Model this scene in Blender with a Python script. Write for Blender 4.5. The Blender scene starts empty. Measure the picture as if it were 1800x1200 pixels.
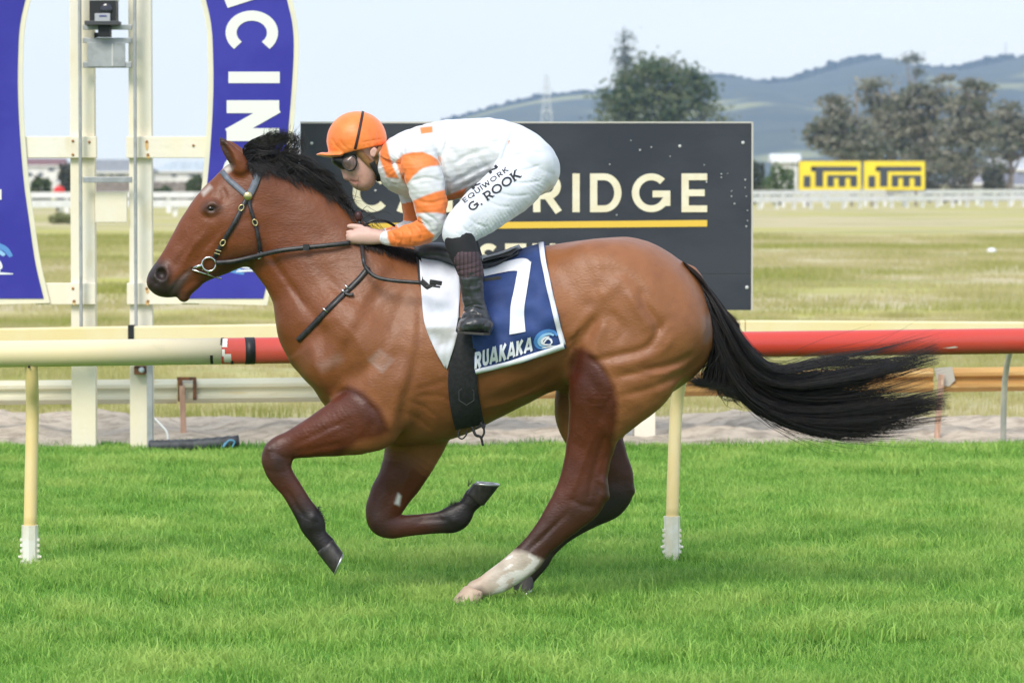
import bpy, bmesh, math, random
import numpy as np
from mathutils import Vector
from mathutils.bvhtree import BVHTree
R = math.radians
rng = np.random.default_rng(7)
random.seed(7)
scene = bpy.context.scene
COL = scene.collection

# ------------------------------------------------------------------ camera
FPX = 6600.0            # focal length in pixels of the 1800 px wide photograph
CAMH = 1.69             # eye height of the photographer
HOR = 320.0             # horizon row in the photograph
PITCH = math.atan((600 - HOR) / FPX)
cam_data = bpy.data.cameras.new('camera'); cam = bpy.data.objects.new('camera', cam_data); COL.objects.link(cam)
cam.location = (0, 0, CAMH); cam.rotation_euler = (R(90) - PITCH, 0, 0)
cam_data.sensor_width = 36; cam_data.lens = FPX / 1800 * 36
cam_data.clip_start = 0.5; cam_data.clip_end = 20000
cam_data.dof.use_dof = True; cam_data.dof.focus_distance = 14.9; cam_data.dof.aperture_fstop = 7.1
scene.camera = cam

# ------------------------------------------------------------------ sky, sun, exposure
SUN_EL, SUN_AZ = 43.0, 202.0     # high, behind the photographer's left shoulder
world = bpy.data.worlds.new('World'); scene.world = world; world.use_nodes = True
wn = world.node_tree; wn.nodes.clear()
w_out = wn.nodes.new('ShaderNodeOutputWorld'); w_bg = wn.nodes.new('ShaderNodeBackground')
w_sky = wn.nodes.new('ShaderNodeTexSky'); w_sky.sky_type = 'NISHITA'; w_sky.sun_disc = False
w_sky.sun_elevation = R(SUN_EL); w_sky.sun_rotation = R(SUN_AZ)
w_sky.air_density = 1.0; w_sky.dust_density = 3.0; w_sky.ozone_density = 1.0; w_sky.altitude = 0
# thin even overcast: the clear sky mixed with one pale cloud colour, faint broad mottling
w_mix = wn.nodes.new('ShaderNodeMix'); w_mix.data_type = 'RGBA'
w_tc = wn.nodes.new('ShaderNodeTexCoord'); w_map = wn.nodes.new('ShaderNodeMapping'); w_map.inputs['Scale'].default_value = (1.2, 1.2, 5)
w_no = wn.nodes.new('ShaderNodeTexNoise'); w_no.inputs['Scale'].default_value = 2.2; w_no.inputs['Detail'].default_value = 4
w_rg = wn.nodes.new('ShaderNodeMapRange'); w_rg.inputs['From Min'].default_value = .3; w_rg.inputs['From Max'].default_value = .7
w_rg.inputs['To Min'].default_value = .78; w_rg.inputs['To Max'].default_value = .92
wn.links.new(w_tc.outputs['Generated'], w_map.inputs['Vector']); wn.links.new(w_map.outputs['Vector'], w_no.inputs['Vector'])
wn.links.new(w_no.outputs['Fac'], w_rg.inputs['Value']); wn.links.new(w_rg.outputs['Result'], w_mix.inputs['Factor'])
wn.links.new(w_sky.outputs['Color'], w_mix.inputs['A'])
w_mix.inputs['B'].default_value = (7.2, 8.35, 10.4, 1)
wn.links.new(w_mix.outputs['Result'], w_bg.inputs['Color']); w_bg.inputs['Strength'].default_value = 0.070
wn.links.new(w_bg.outputs['Background'], w_out.inputs['Surface'])

sun_data = bpy.data.lights.new('sun', 'SUN'); sun = bpy.data.objects.new('sun', sun_data); COL.objects.link(sun)
sun_data.energy = 1.5; sun_data.angle = R(24); sun_data.color = (1.0, .945, .86)
_el, _az = R(SUN_EL), R(SUN_AZ)
_d = Vector((math.sin(_az) * math.cos(_el), math.cos(_az) * math.cos(_el), math.sin(_el)))
sun.rotation_euler = _d.to_track_quat('Z', 'Y').to_euler(); sun.location = (0, -20, 40)

vs = scene.view_settings; vs.view_transform = 'Standard'; vs.look = 'None'; vs.exposure = 0.9; vs.gamma = 1.0
vs.use_curve_mapping = False
scene.cycles.max_bounces = 6; scene.cycles.transparent_max_bounces = 12; scene.cycles.volume_bounces = 1
scene.cycles.use_denoising = True

# ------------------------------------------------------------------ helpers: pixels and points
CP, SP = math.cos(PITCH), math.sin(PITCH)
def W(px, py, Y):
    """point at world depth Y on the ray through photograph pixel (px, py)"""
    u = (px - 900) / FPX; v = (600 - py) / FPX
    dy = CP + v * SP; dz = -SP + v * CP
    t = Y / dy
    return (u * t, Y, CAMH + dz * t)
def ground_Y(py, z=0.0):
    v = (600 - py) / FPX
    return (z - CAMH) / (-SP + v * CP) * (CP + v * SP)
def pix(P):
    P = np.asarray(P, dtype=np.float64); x = P[..., 0]; y = P[..., 1]; z = P[..., 2] - CAMH
    dep = y * CP - z * SP; up = y * SP + z * CP
    return 900 + FPX * x / dep, 600 - FPX * up / dep
HY = 15.0               # the plane in which the horse gallops
def H(px, py, dy=0.0): return W(px, py, HY + dy)

# ------------------------------------------------------------------ helpers: objects
def wloc(o):
    v = Vector((0, 0, 0))
    while o is not None: v += o.location; o = o.parent
    return v
def obj(name, verts, faces, m=None, parent=None, smooth=False):
    """link one mesh object; verts are world coordinates"""
    V = np.asarray(verts, dtype=np.float64).reshape(-1, 3)
    if parent is not None: V = V - np.array(wloc(parent))
    me = bpy.data.meshes.new(name)
    if isinstance(faces, np.ndarray) and faces.ndim == 2:
        n, k = faces.shape
        me.vertices.add(len(V)); me.vertices.foreach_set('co', V.ravel().astype(np.float32))
        me.loops.add(n * k); me.loops.foreach_set('vertex_index', faces.ravel().astype(np.int32))
        me.polygons.add(n); me.polygons.foreach_set('loop_start', np.arange(0, n * k, k, dtype=np.int32))
        me.update(calc_edges=True)
    else:
        me.from_pydata([tuple(v) for v in V], [], [tuple(int(i) for i in f) for f in faces])
    me.validate()
    if smooth: me.polygons.foreach_set('use_smooth', np.ones(len(me.polygons), dtype=bool))
    me.update()
    o = bpy.data.objects.new(name, me); COL.objects.link(o)
    if m is not None: me.materials.append(m)
    if parent is not None: o.parent = parent
    return o
def thing(name, label, cat, loc=(0, 0, 0), group=None):
    o = bpy.data.objects.new(name, None); COL.objects.link(o); o.location = loc
    o['label'] = label; o['category'] = cat
    if group: o['group'] = group
    o.empty_display_size = .1
    return o
def tag(o, label, cat, group=None):
    o['label'] = label; o['category'] = cat
    if group: o['group'] = group
    return o
def structure(o): o['kind'] = 'structure'; return o
def stuff(o): o['kind'] = 'stuff'; return o
def bevel(o, w=.004, seg=2):
    b = o.modifiers.new('bevel', 'BEVEL'); b.width = w; b.segments = seg; b.limit_method = 'ANGLE'
    return o
def solid(o, t, off=0):
    s = o.modifiers.new('solid', 'SOLIDIFY'); s.thickness = t; s.offset = off
    return o
class MB:
    """collects shapes of ONE part"""
    def __init__(s): s.v = []; s.f = []
    def add(s, v, f):
        b = len(s.v); s.v += [tuple(p) for p in v]; s.f += [tuple(i + b for i in q) for q in f]; return s
    def box(s, x0, x1, y0, y1, z0, z1):
        v = [(x, y, z) for x in (x0, x1) for y in (y0, y1) for z in (z0, z1)]
        return s.add(v, [(0, 1, 3, 2), (4, 6, 7, 5), (0, 4, 5, 1), (2, 3, 7, 6), (0, 2, 6, 4), (1, 5, 7, 3)])
    def beam(s, a, b, wx, wz, up=(0, 0, 1)):
        a = np.array(a, float); b = np.array(b, float); d = b - a; d /= np.linalg.norm(d)
        r = np.cross(d, up); r /= np.linalg.norm(r); u = np.cross(r, d)
        v = [p + r * sx * wx / 2 + u * sz * wz / 2 for p in (a, b) for sx, sz in ((-1, -1), (1, -1), (1, 1), (-1, 1))]
        return s.add(v, [(3, 2, 1, 0), (4, 5, 6, 7), (0, 1, 5, 4), (1, 2, 6, 5), (2, 3, 7, 6), (3, 0, 4, 7)])
    def tube(s, pts, rad, n=8, caps=True):
        P = np.asarray(pts, float); k = len(P)
        rad = np.full(k, rad, float) if np.isscalar(rad) else np.asarray(rad, float)
        T = np.gradient(P, axis=0); T /= np.linalg.norm(T, axis=1)[:, None] + 1e-12
        ref = np.array((0, 0, 1.)) if abs(T[0][2]) < .9 else np.array((0, 1., 0))
        v = []; u = np.cross(T[0], ref); u /= np.linalg.norm(u)
        for i in range(k):
            u = u - T[i] * np.dot(u, T[i]); u /= np.linalg.norm(u) + 1e-12; w = np.cross(T[i], u)
            for j in range(n):
                a = 2 * math.pi * j / n; v.append(P[i] + rad[i] * (u * math.cos(a) + w * math.sin(a)))
        f = [(i * n + j, i * n + (j + 1) % n, (i + 1) * n + (j + 1) % n, (i + 1) * n + j) for i in range(k - 1) for j in range(n)]
        if caps: f += [tuple(range(n - 1, -1, -1)), tuple((k - 1) * n + j for j in range(n))]
        return s.add(v, f)
    def prism(s, poly, y0, y1):
        """outline in (x, z), extruded from y0 to y1"""
        n = len(poly); v = [(x, y0, z) for x, z in poly] + [(x, y1, z) for x, z in poly]
        f = [tuple(range(n)), tuple(range(2 * n - 1, n - 1, -1))] + [(i, i + n, (i + 1) % n + n, (i + 1) % n) for i in range(n)]
        return s.add(v, f)
    def ball(s, c, r, n=12, m=8):
        r = (r, r, r) if np.isscalar(r) else r
        v = [(c[0], c[1], c[2] + r[2])]
        for i in range(1, m):
            for j in range(n):
                a = math.pi * i / m; b = 2 * math.pi * j / n
                v.append((c[0] + r[0] * math.sin(a) * math.cos(b), c[1] + r[1] * math.sin(a) * math.sin(b), c[2] + r[2] * math.cos(a)))
        v.append((c[0], c[1], c[2] - r[2])); L = len(v) - 1
        f = [(0, 1 + j, 1 + (j + 1) % n) for j in range(n)]
        f += [(1 + i * n + j, 1 + (i + 1) * n + j, 1 + (i + 1) * n + (j + 1) % n, 1 + i * n + (j + 1) % n) for i in range(m - 2) for j in range(n)]
        f += [(L, 1 + (m - 2) * n + (j + 1) % n, 1 + (m - 2) * n + j) for j in range(n)]
        return s.add(v, f)
    def build(s, name, m=None, parent=None, smooth=False): return obj(name, s.v, s.f, m, parent, smooth)

def catmull(P, n):
    """resample a control polyline smoothly at n points (all columns)"""
    P = np.asarray(P, float); k = len(P)
    if k == 2: return P[0] + (P[1] - P[0]) * np.linspace(0, 1, n)[:, None]
    E = np.vstack([2 * P[0] - P[1], P, 2 * P[-1] - P[-2]])
    t = np.linspace(0, k - 1, n); i = np.minimum(t.astype(int), k - 2); u = (t - i)[:, None]
    a, b, c, d = E[i], E[i + 1], E[i + 2], E[i + 3]
    return .5 * (2 * b + (c - a) * u + (2 * a - 5 * b + 4 * c - d) * u ** 2 + (3 * b - a - 3 * c + d) * u ** 3)

# ------------------------------------------------------------------ helpers: materials
MATS = {}
def mat(name, col, rough=.6, metal=0.0, col2=None, nscale=8.0, nlo=.4, nhi=.6, stretch=(1, 1, 1), detail=5,
        bump=0.0, bscale=60.0, bstretch=(1, 1, 1), spec=.5, attr=None, coat=0.0, sheen=0.0, trans=0.0, col3=None, n3=30.0, n3lo=.6, n3hi=.7, coords='Object'):
    if name in MATS: return MATS[name]
    m = bpy.data.materials.new(name); m.use_nodes = True; MATS[name] = m
    nt = m.node_tree; nd = nt.nodes; ln = nt.links
    p = nd['Principled BSDF']; p.inputs['Roughness'].default_value = rough; p.inputs['Metallic'].default_value = metal
    p.inputs['Specular IOR Level'].default_value = spec
    if coat: p.inputs['Coat Weight'].default_value = coat; p.inputs['Coat Roughness'].default_value = .15
    if sheen: p.inputs['Sheen Weight'].default_value = sheen; p.inputs['Sheen Roughness'].default_value = .4
    tc = nd.new('ShaderNodeTexCoord')
    src = None
    if attr:
        a = nd.new('ShaderNodeAttribute'); a.attribute_name = attr; src = a.outputs['Color']
    if col2 is not None:
        mp = nd.new('ShaderNodeMapping'); mp.inputs['Scale'].default_value = stretch; ln.new(tc.outputs[coords], mp.inputs['Vector'])
        no = nd.new('ShaderNodeTexNoise'); no.inputs['Scale'].default_value = nscale; no.inputs['Detail'].default_value = detail; no.inputs['Roughness'].default_value = .6
        ln.new(mp.outputs['Vector'], no.inputs['Vector'])
        r = nd.new('ShaderNodeMapRange'); r.interpolation_type = 'SMOOTHSTEP'
        r.inputs['From Min'].default_value = nlo; r.inputs['From Max'].default_value = nhi; ln.new(no.outputs['Fac'], r.inputs['Value'])
        x = nd.new('ShaderNodeMix'); x.data_type = 'RGBA'; ln.new(r.outputs['Result'], x.inputs['Factor'])
        if attr:
            x.blend_type = 'MULTIPLY'; ln.new(src, x.inputs['A']); x.inputs['B'].default_value = (*col2, 1)
        else:
            x.inputs['A'].default_value = (*col, 1); x.inputs['B'].default_value = (*col2, 1)
        src = x.outputs['Result']
        if col3 is not None:
            no3 = nd.new('ShaderNodeTexNoise'); no3.inputs['Scale'].default_value = n3; no3.inputs['Detail'].default_value = 6; ln.new(mp.outputs['Vector'], no3.inputs['Vector'])
            r3 = nd.new('ShaderNodeMapRange'); r3.inputs['From Min'].default_value = n3lo; r3.inputs['From Max'].default_value = n3hi; ln.new(no3.outputs['Fac'], r3.inputs['Value'])
            x3 = nd.new('ShaderNodeMix'); x3.data_type = 'RGBA'; ln.new(r3.outputs['Result'], x3.inputs['Factor']); ln.new(src, x3.inputs['A']); x3.inputs['B'].default_value = (*col3, 1)
            src = x3.outputs['Result']
    if src is not None: ln.new(src, p.inputs['Base Color'])
    else: p.inputs['Base Color'].default_value = (*col, 1)
    if bump:
        mp2 = nd.new('ShaderNodeMapping'); mp2.inputs['Scale'].default_value = bstretch; ln.new(tc.outputs[coords], mp2.inputs['Vector'])
        nb = nd.new('ShaderNodeTexNoise'); nb.inputs['Scale'].default_value = bscale; nb.inputs['Detail'].default_value = 4; ln.new(mp2.outputs['Vector'], nb.inputs['Vector'])
        b = nd.new('ShaderNodeBump'); b.inputs['Strength'].default_value = 1; b.inputs['Distance'].default_value = bump; ln.new(nb.outputs['Fac'], b.inputs['Height'])
        ln.new(b.outputs['Normal'], p.inputs['Normal'])
    if trans:
        t = nd.new('ShaderNodeBsdfTranslucent'); mx = nd.new('ShaderNodeMixShader'); mx.inputs['Fac'].default_value = trans
        if src is not None: ln.new(src, t.inputs['Color'])
        else: t.inputs['Color'].default_value = (*col, 1)
        ln.new(p.outputs['BSDF'], mx.inputs[1]); ln.new(t.outputs['BSDF'], mx.inputs[2])
        ln.new(mx.outputs['Shader'], nd['Material Output'].inputs['Surface'])
    return m
def color_attr(o, name, C):
    me = o.data; a = me.color_attributes.new(name, 'FLOAT_COLOR', 'POINT')
    C4 = np.ones((len(me.vertices), 4), np.float32); C4[:, :3] = C
    a.data.foreach_set('color', C4.ravel())

# ------------------------------------------------------------------ helpers: stroke lettering
def _arc(cx, cy, rx, ry, a0, a1, n=14):
    return [(cx + rx * math.cos(R(a0 + (a1 - a0) * i / n)), cy + ry * math.sin(R(a0 + (a1 - a0) * i / n))) for i in range(n + 1)]
def glyph(c, t):
    """centre lines of one capital of height 1 for stroke width t: (strokes, advance width)"""
    h = t / 2; T = 1 - h; m = .53
    if c == 'C': return [_arc(.46, .5, .46 - h, .5 - h, 42, 318, 26)], .84
    if c == 'G': return [_arc(.47, .5, .47 - h, .5 - h, 45, 335, 26), [(.93 - h, .16), (.93 - h, .47)], [(.50, .47), (.93, .47)]], .95
    if c == 'O': return [_arc(.5, .5, .5 - h, .5 - h, 0, 360, 32)], 1.0
    if c == 'Q': return [_arc(.5, .5, .5 - h, .5 - h, 0, 360, 32), [(.56, .28), (.86, -.06)]], 1.0
    if c == 'A': return [[(h * .6, 0), (.43, 1)], [(.47, 1), (.9 - h * .6, 0)], [(.18, .27), (.72, .27)]], .9
    if c == 'M': return [[(h, 0), (h, 1)], [(h, .98), (.47, .30)], [(.47, .30), (.94 - h, .98)], [(.94 - h, 0), (.94 - h, 1)]], .94
    if c == 'N': return [[(h, 0), (h, 1)], [(h, .97), (.76 - h, .03)], [(.76 - h, 0), (.76 - h, 1)]], .76
    if c == 'I': return [[(h, 0), (h, 1)]], t
    if c == 'E': return [[(h, 0), (h, 1)], [(h, T), (.62, T)], [(h, .5), (.56, .5)], [(h, h), (.62, h)]], .62
    if c == 'T': return [[(.33, 0), (.33, 1)], [(0, T), (.66, T)]], .66
    if c == 'L': return [[(h, 0), (h, 1)], [(h, h), (.58, h)]], .58
    if c == 'D': return [[(h, 0), (h, 1)], [(h, T), (.34, T)] + _arc(.34, .5, .42 - h, .5 - h, 80, -80, 16) + [(.34, h), (h, h)]], .76
    if c == 'B': return [[(h, 0), (h, 1)], [(h, T), (.36, T)] + _arc(.36, (m + T) / 2, .25 - h, (T - m) / 2, 70, -70, 10) + [(.36, m), (h, m)],
                         [(.3, m), (.38, m)] + _arc(.38, (m + h) / 2, .28 - h, (m - h) / 2, 70, -70, 10) + [(.38, h), (h, h)]], .68
    if c == 'R': return [[(h, 0), (h, 1)], [(h, T), (.36, T)] + _arc(.36, (.42 + T) / 2, .31 - h, (T - .42) / 2, 75, -75, 12) + [(.36, .42), (h, .42)], [(.34, .42), (.68 - h * .7, 0)]], .70
    if c == 'K': return [[(h, 0), (h, 1)], [(h, .40), (.66 - h * .5, 1)], [(.28, .58), (.72 - h * .6, 0)]], .72
    if c == 'U': return [[(h, 1), (h, .34)] + _arc(.36, .34, .36 - h, .34 - h, 190, 350, 14) + [(.72 - h, .34), (.72 - h, 1)]], .72
    if c == 'W': return [[(h * .5, 1), (.27, 0)], [(.27, 0), (.52, .95)], [(.52, .95), (.78, 0)], [(.78, 0), (1.04 - h * .5, 1)]], 1.04
    if c == 'S': return [_arc(.32, .74, .31 - h, .26 - h, 35, 262, 16)[:-1] + _arc(.32, .26, .32 - h, .26 - h + .005, 82, -145, 16)], .64
    if c == '7': return [[(0, T), (.62 - h * .55, T)], [(.60 - h, T - h * .4), (.36, .45), (.27, 0)]], .62
    if c == '.': return [[(h, 0), (h, t)]], t
    return [], .35
def lettering(text, t=.2, track=.14, serif=0.0):
    """list of strokes, each a list of quads rings: (left points, right points); units of cap height; total width"""
    out = []; x = 0
    for c in text:
        S, w = glyph(c, t)
        S = list(S)
        if serif and c in 'AIKMNRTUWE':
            ends = []
            for s in S:
                for e in (s[0], s[-1]):
                    if e[1] < .02 or e[1] > .98: ends.append(e)
            for e in ends:
                yy = serif / 2 if e[1] < .5 else 1 - serif / 2
                S.append(('serif', [(e[0] - t * .85, yy), (e[0] + t * .85, yy)]))
        for s in S:
            tt = t
            if isinstance(s, tuple): tt = serif; s = s[1]
            P = np.array(s, float)
            d = np.linalg.norm(np.diff(P, axis=0), axis=1); Q = [P[0]]
            for i in range(len(d)):
                k = max(1, int(d[i] / .12))
                for j in range(1, k + 1): Q.append(P[i] + (P[i + 1] - P[i]) * j / k)
            P = np.array(Q); T = np.zeros_like(P)
            D = np.diff(P, axis=0); D /= np.linalg.norm(D, axis=1)[:, None] + 1e-12
            T[0] = D[0]; T[-1] = D[-1]; T[1:-1] = D[:-1] + D[1:]; nn = np.linalg.norm(T, axis=1)[:, None]; T /= nn + 1e-12
            sc = np.ones(len(P)); sc[1:-1] = np.clip(2 / (nn[1:-1, 0] + 1e-9), 1, 1.6)
            N = np.stack([-T[:, 1], T[:, 0]], 1) * (tt / 2) * sc[:, None]
            off = np.array([x, 0]); out.append((P + N + off, P - N + off))
        x += w + track
    return out, x - track
def letter_mesh(strokes, place, lift=.0004):
    """turn strokes into one mesh; place(u, v, layer) gives the world point"""
    v = []; f = []
    for k, (A, B) in enumerate(strokes):
        b = len(v); n = len(A)
        for i in range(n): v += [place(A[i][0], A[i][1], (k % 5) * lift), place(B[i][0], B[i][1], (k % 5) * lift)]
        f += [(b + 2 * i, b + 2 * i + 1, b + 2 * i + 3, b + 2 * i + 2) for i in range(n - 1)]
    return v, f

# ================================================================== THE SETTING
# field and soil
m_field = mat('field_grass', (.45, .43, .13), 1.0, spec=.0, col2=(.52, .45, .28), nscale=.09, nlo=.38, nhi=.54, stretch=(.55, 1, 1), detail=9,
              col3=(.26, .29, .08), n3=.22, n3lo=.52, n3hi=.68)
g = structure(obj('field', [(-5000, -60, 0), (5000, -60, 0), (5000, 9000, 0), (-5000, 9000, 0)], [(0, 1, 2, 3)], m_field))
m_soil = mat('track_soil', (.06, .14, .02), 1.0, spec=.0, col2=(.10, .21, .03), nscale=1.2, detail=8)
structure(obj('grass_track', [(-60, -20, .004), (60, -20, .004), (60, 23.75, .004), (-60, 23.75, .004)], [(0, 1, 2, 3)], m_soil))
# sandy bank along the far edge of the track: a low uneven mound
nx, ny = 260, 22
xs = np.linspace(-9, 9, nx); ys = np.linspace(23.6, 26.9, ny); V = []
for y in ys:
    t = (y - 23.6) / 3.3
    for x in xs:
        e = min(t, 1 - t) * 5; e = max(0, min(1, e))
        z = .008 + e * (.045 + .035 * math.sin(x * 1.7 + y) * math.sin(x * .6 - 1.3 * y) + .022 * math.sin(x * 7.1 + 3 * y) + random.uniform(-.013, .013))
        V.append((x, y + .12 * math.sin(x * 1.3) * t, max(z, .006)))
F = [(j * nx + i, j * nx + i + 1, (j + 1) * nx + i + 1, (j + 1) * nx + i) for j in range(ny - 1) for i in range(nx - 1)]
m_sand = mat('sand', (.58, .49, .38), 1.0, spec=.0, col2=(.36, .30, .23), nscale=7, nlo=.4, nhi=.7, bump=.02, bscale=25, detail=8)
structure(obj('sand_path', V, F, m_sand, smooth=True))

# ---- grass as instanced clumps (the object's own mesh is the clump)
def grass(name, mt, area, z, density, blades, clump_r, hgt, wid, seed, smin, smax, noise_scale, lean=.45, variants=3):
    r = np.random.default_rng(seed); v = []; f = []; c = []; var = []
    for k in range(variants):
        for b in range(blades):
            a = r.uniform(0, 2 * math.pi); q = clump_r * math.sqrt(r.uniform()); x, y = q * math.cos(a), q * math.sin(a)
            h = hgt * r.uniform(.45, 1.0); w = wid * r.uniform(.6, 1.2); ang = r.uniform(0, 2 * math.pi)
            ld = r.uniform(0, 2 * math.pi); L = lean * h * r.uniform(.15, 1.3)
            dx, dy = math.cos(ang) * w / 2, math.sin(ang) * w / 2; b0 = len(v); tone = r.uniform(0, 1)
            for (s, ww) in ((0, 1), (.55, .8)):
                ox, oy = math.cos(ld) * L * s ** 1.8, math.sin(ld) * L * s ** 1.8
                v += [(x + ox - dx * ww, y + oy - dy * ww, h * s), (x + ox + dx * ww, y + oy + dy * ww, h * s)]
            v.append((x + math.cos(ld) * L, y + math.sin(ld) * L, h * (1 - .25 * min(L / h, 1))))
            f += [(b0, b0 + 1, b0 + 3, b0 + 2), (b0 + 2, b0 + 3, b0 + 4)]; c += [tone] * 5; var += [k, k]
    o = obj(name, v, f, mt); color_attr(o, 'tone', np.repeat(np.array(c)[:, None], 3, 1))
    at = o.data.attributes.new('variant', 'INT', 'FACE'); at.data.foreach_set('value', np.array(var, np.int32))
    ng = bpy.data.node_groups.new(name + '_scatter', 'GeometryNodeTree')
    ng.interface.new_socket('Geometry', in_out='INPUT', socket_type='NodeSocketGeometry'); ng.interface.new_socket('Geometry', in_out='OUTPUT', socket_type='NodeSocketGeometry')
    N = ng.nodes; L = ng.links
    gi = N.new('NodeGroupInput'); go = N.new('NodeGroupOutput')
    join = N.new('GeometryNodeJoinGeometry')
    for k in range(variants):
        na = N.new('GeometryNodeInputNamedAttribute'); na.data_type = 'INT'; na.inputs['Name'].default_value = 'variant'
        cm = N.new('FunctionNodeCompare'); cm.data_type = 'INT'; cm.operation = 'EQUAL'; cm.inputs[3].default_value = k
        L.new(na.outputs[0], cm.inputs[2])
        sp = N.new('GeometryNodeSeparateGeometry'); sp.domain = 'FACE'
        L.new(gi.outputs[0], sp.inputs['Geometry']); L.new(cm.outputs[0], sp.inputs['Selection'])
        gti = N.new('GeometryNodeGeometryToInstance'); L.new(sp.outputs[0], gti.inputs[0]); L.new(gti.outputs[0], join.inputs[0])
    x0, x1, y0, y1 = area
    gr = N.new('GeometryNodeMeshGrid'); gr.inputs['Size X'].default_value = x1 - x0; gr.inputs['Size Y'].default_value = y1 - y0
    tr = N.new('GeometryNodeTransform'); tr.inputs['Translation'].default_value = ((x0 + x1) / 2, (y0 + y1) / 2, z); L.new(gr.outputs['Mesh'], tr.inputs['Geometry'])
    ds = N.new('GeometryNodeDistributePointsOnFaces'); ds.inputs['Density'].default_value = density; ds.inputs['Seed'].default_value = seed
    L.new(tr.outputs['Geometry'], ds.inputs['Mesh'])
    iop = N.new('GeometryNodeInstanceOnPoints'); iop.inputs['Pick Instance'].default_value = True
    L.new(ds.outputs['Points'], iop.inputs['Points']); L.new(join.outputs[0], iop.inputs['Instance'])
    rr = N.new('FunctionNodeRandomValue'); rr.data_type = 'FLOAT_VECTOR'; rr.inputs[0].default_value = (0, 0, 0); rr.inputs[1].default_value = (0, 0, 6.283)
    L.new(rr.outputs[0], iop.inputs['Rotation'])
    ps = N.new('GeometryNodeInputPosition'); no = N.new('ShaderNodeTexNoise'); no.inputs['Scale'].default_value = noise_scale; no.inputs['Detail'].default_value = 3
    L.new(ps.outputs[0], no.inputs['Vector'])
    mr = N.new('ShaderNodeMapRange'); mr.inputs['From Min'].default_value = .3; mr.inputs['From Max'].default_value = .7; mr.inputs['To Min'].default_value = smin; mr.inputs['To Max'].default_value = smax
    L.new(no.outputs[0], mr.inputs['Value'])
    rs = N.new('FunctionNodeRandomValue'); rs.data_type = 'FLOAT'; rs.inputs[2].default_value = .8; rs.inputs[3].default_value = 1.2; rs.inputs['Seed'].default_value = 5
    mu = N.new('ShaderNodeMath'); mu.operation = 'MULTIPLY'; L.new(mr.outputs[0], mu.inputs[0]); L.new(rs.outputs[1], mu.inputs[1])
    L.new(mu.outputs[0], iop.inputs['Scale']); L.new(iop.outputs[0], go.inputs[0])
    md = o.modifiers.new('scatter', 'NODES'); md.node_group = ng
    return stuff(o)
def blade_mat(name, dark, light, patch, pscale, plo, phi, yellow=None):
    m = bpy.data.materials.new(name); m.use_nodes = True; nt = m.node_tree; nd = nt.nodes; ln = nt.links
    p = nd['Principled BSDF']; p.inputs['Roughness'].default_value = .55; p.inputs['Specular IOR Level'].default_value = .25
    a = nd.new('ShaderNodeAttribute'); a.attribute_name = 'tone'
    x = nd.new('ShaderNodeMix'); x.data_type = 'RGBA'; x.inputs['A'].default_value = (*dark, 1); x.inputs['B'].default_value = (*light, 1); ln.new(a.outputs['Fac'], x.inputs['Factor'])
    ge = nd.new('ShaderNodeNewGeometry'); no = nd.new('ShaderNodeTexNoise'); no.inputs['Scale'].default_value = pscale; no.inputs['Detail'].default_value = 5; ln.new(ge.outputs['Position'], no.inputs['Vector'])
    r = nd.new('ShaderNodeMapRange'); r.inputs['From Min'].default_value = plo; r.inputs['From Max'].default_value = phi; ln.new(no.outputs['Fac'], r.inputs['Value'])
    y = nd.new('ShaderNodeMix'); y.data_type = 'RGBA'; ln.new(r.outputs['Result'], y.inputs['Factor']); ln.new(x.outputs['Result'], y.inputs['A']); y.inputs['B'].default_value = (*patch, 1)
    ln.new(y.outputs['Result'], p.inputs['Base Color'])
    t = nd.new('ShaderNodeBsdfTranslucent'); ln.new(y.outputs['Result'], t.inputs['Color']); mx = nd.new('ShaderNodeMixShader'); mx.inputs['Fac'].default_value = .38
    ln.new(p.outputs['BSDF'], mx.inputs[1]); ln.new(t.outputs['BSDF'], mx.inputs[2]); ln.new(mx.outputs['Shader'], nd['Material Output'].inputs['Surface'])
    return m
m_turf = blade_mat('turf_blades', (.10, .29, .035), (.40, .64, .13), (.46, .62, .15), 1.9, .46, .70)
grass('turf', m_turf, (-5.5, 5.5, 11.6, 23.72), .004, 72, 130, .15, .064, .0046, 3, .40, 1.55, 1.9, lean=.85)
m_fringe = blade_mat('fringe_blades', (.06, .20, .02), (.14, .36, .04), (.30, .36, .09), 2.0, .5, .75)
grass('edge_grass', m_fringe, (-6, 6, 23.3, 23.95), .004, 60, 60, .15, .075, .005, 11, .3, 1.2, 1.6)
m_dry = blade_mat('dry_blades', (.48, .44, .15), (.62, .53, .33), (.36, .38, .10), .35, .46, .62)
grass('rough_grass', m_dry, (-9, 9, 26.6, 48), .0, 9, 110, .34, .13, .006, 21, .35, 1.15, .35)
m_dry2 = blade_mat('far_dry_blades', (.48, .44, .16), (.62, .53, .34), (.36, .37, .10), .12, .46, .6)
grass('far_rough_grass', m_dry2, (-17, 17, 48, 120), .0, .9, 150, .9, .16, .016, 31, .3, 1.2, .12)

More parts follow.
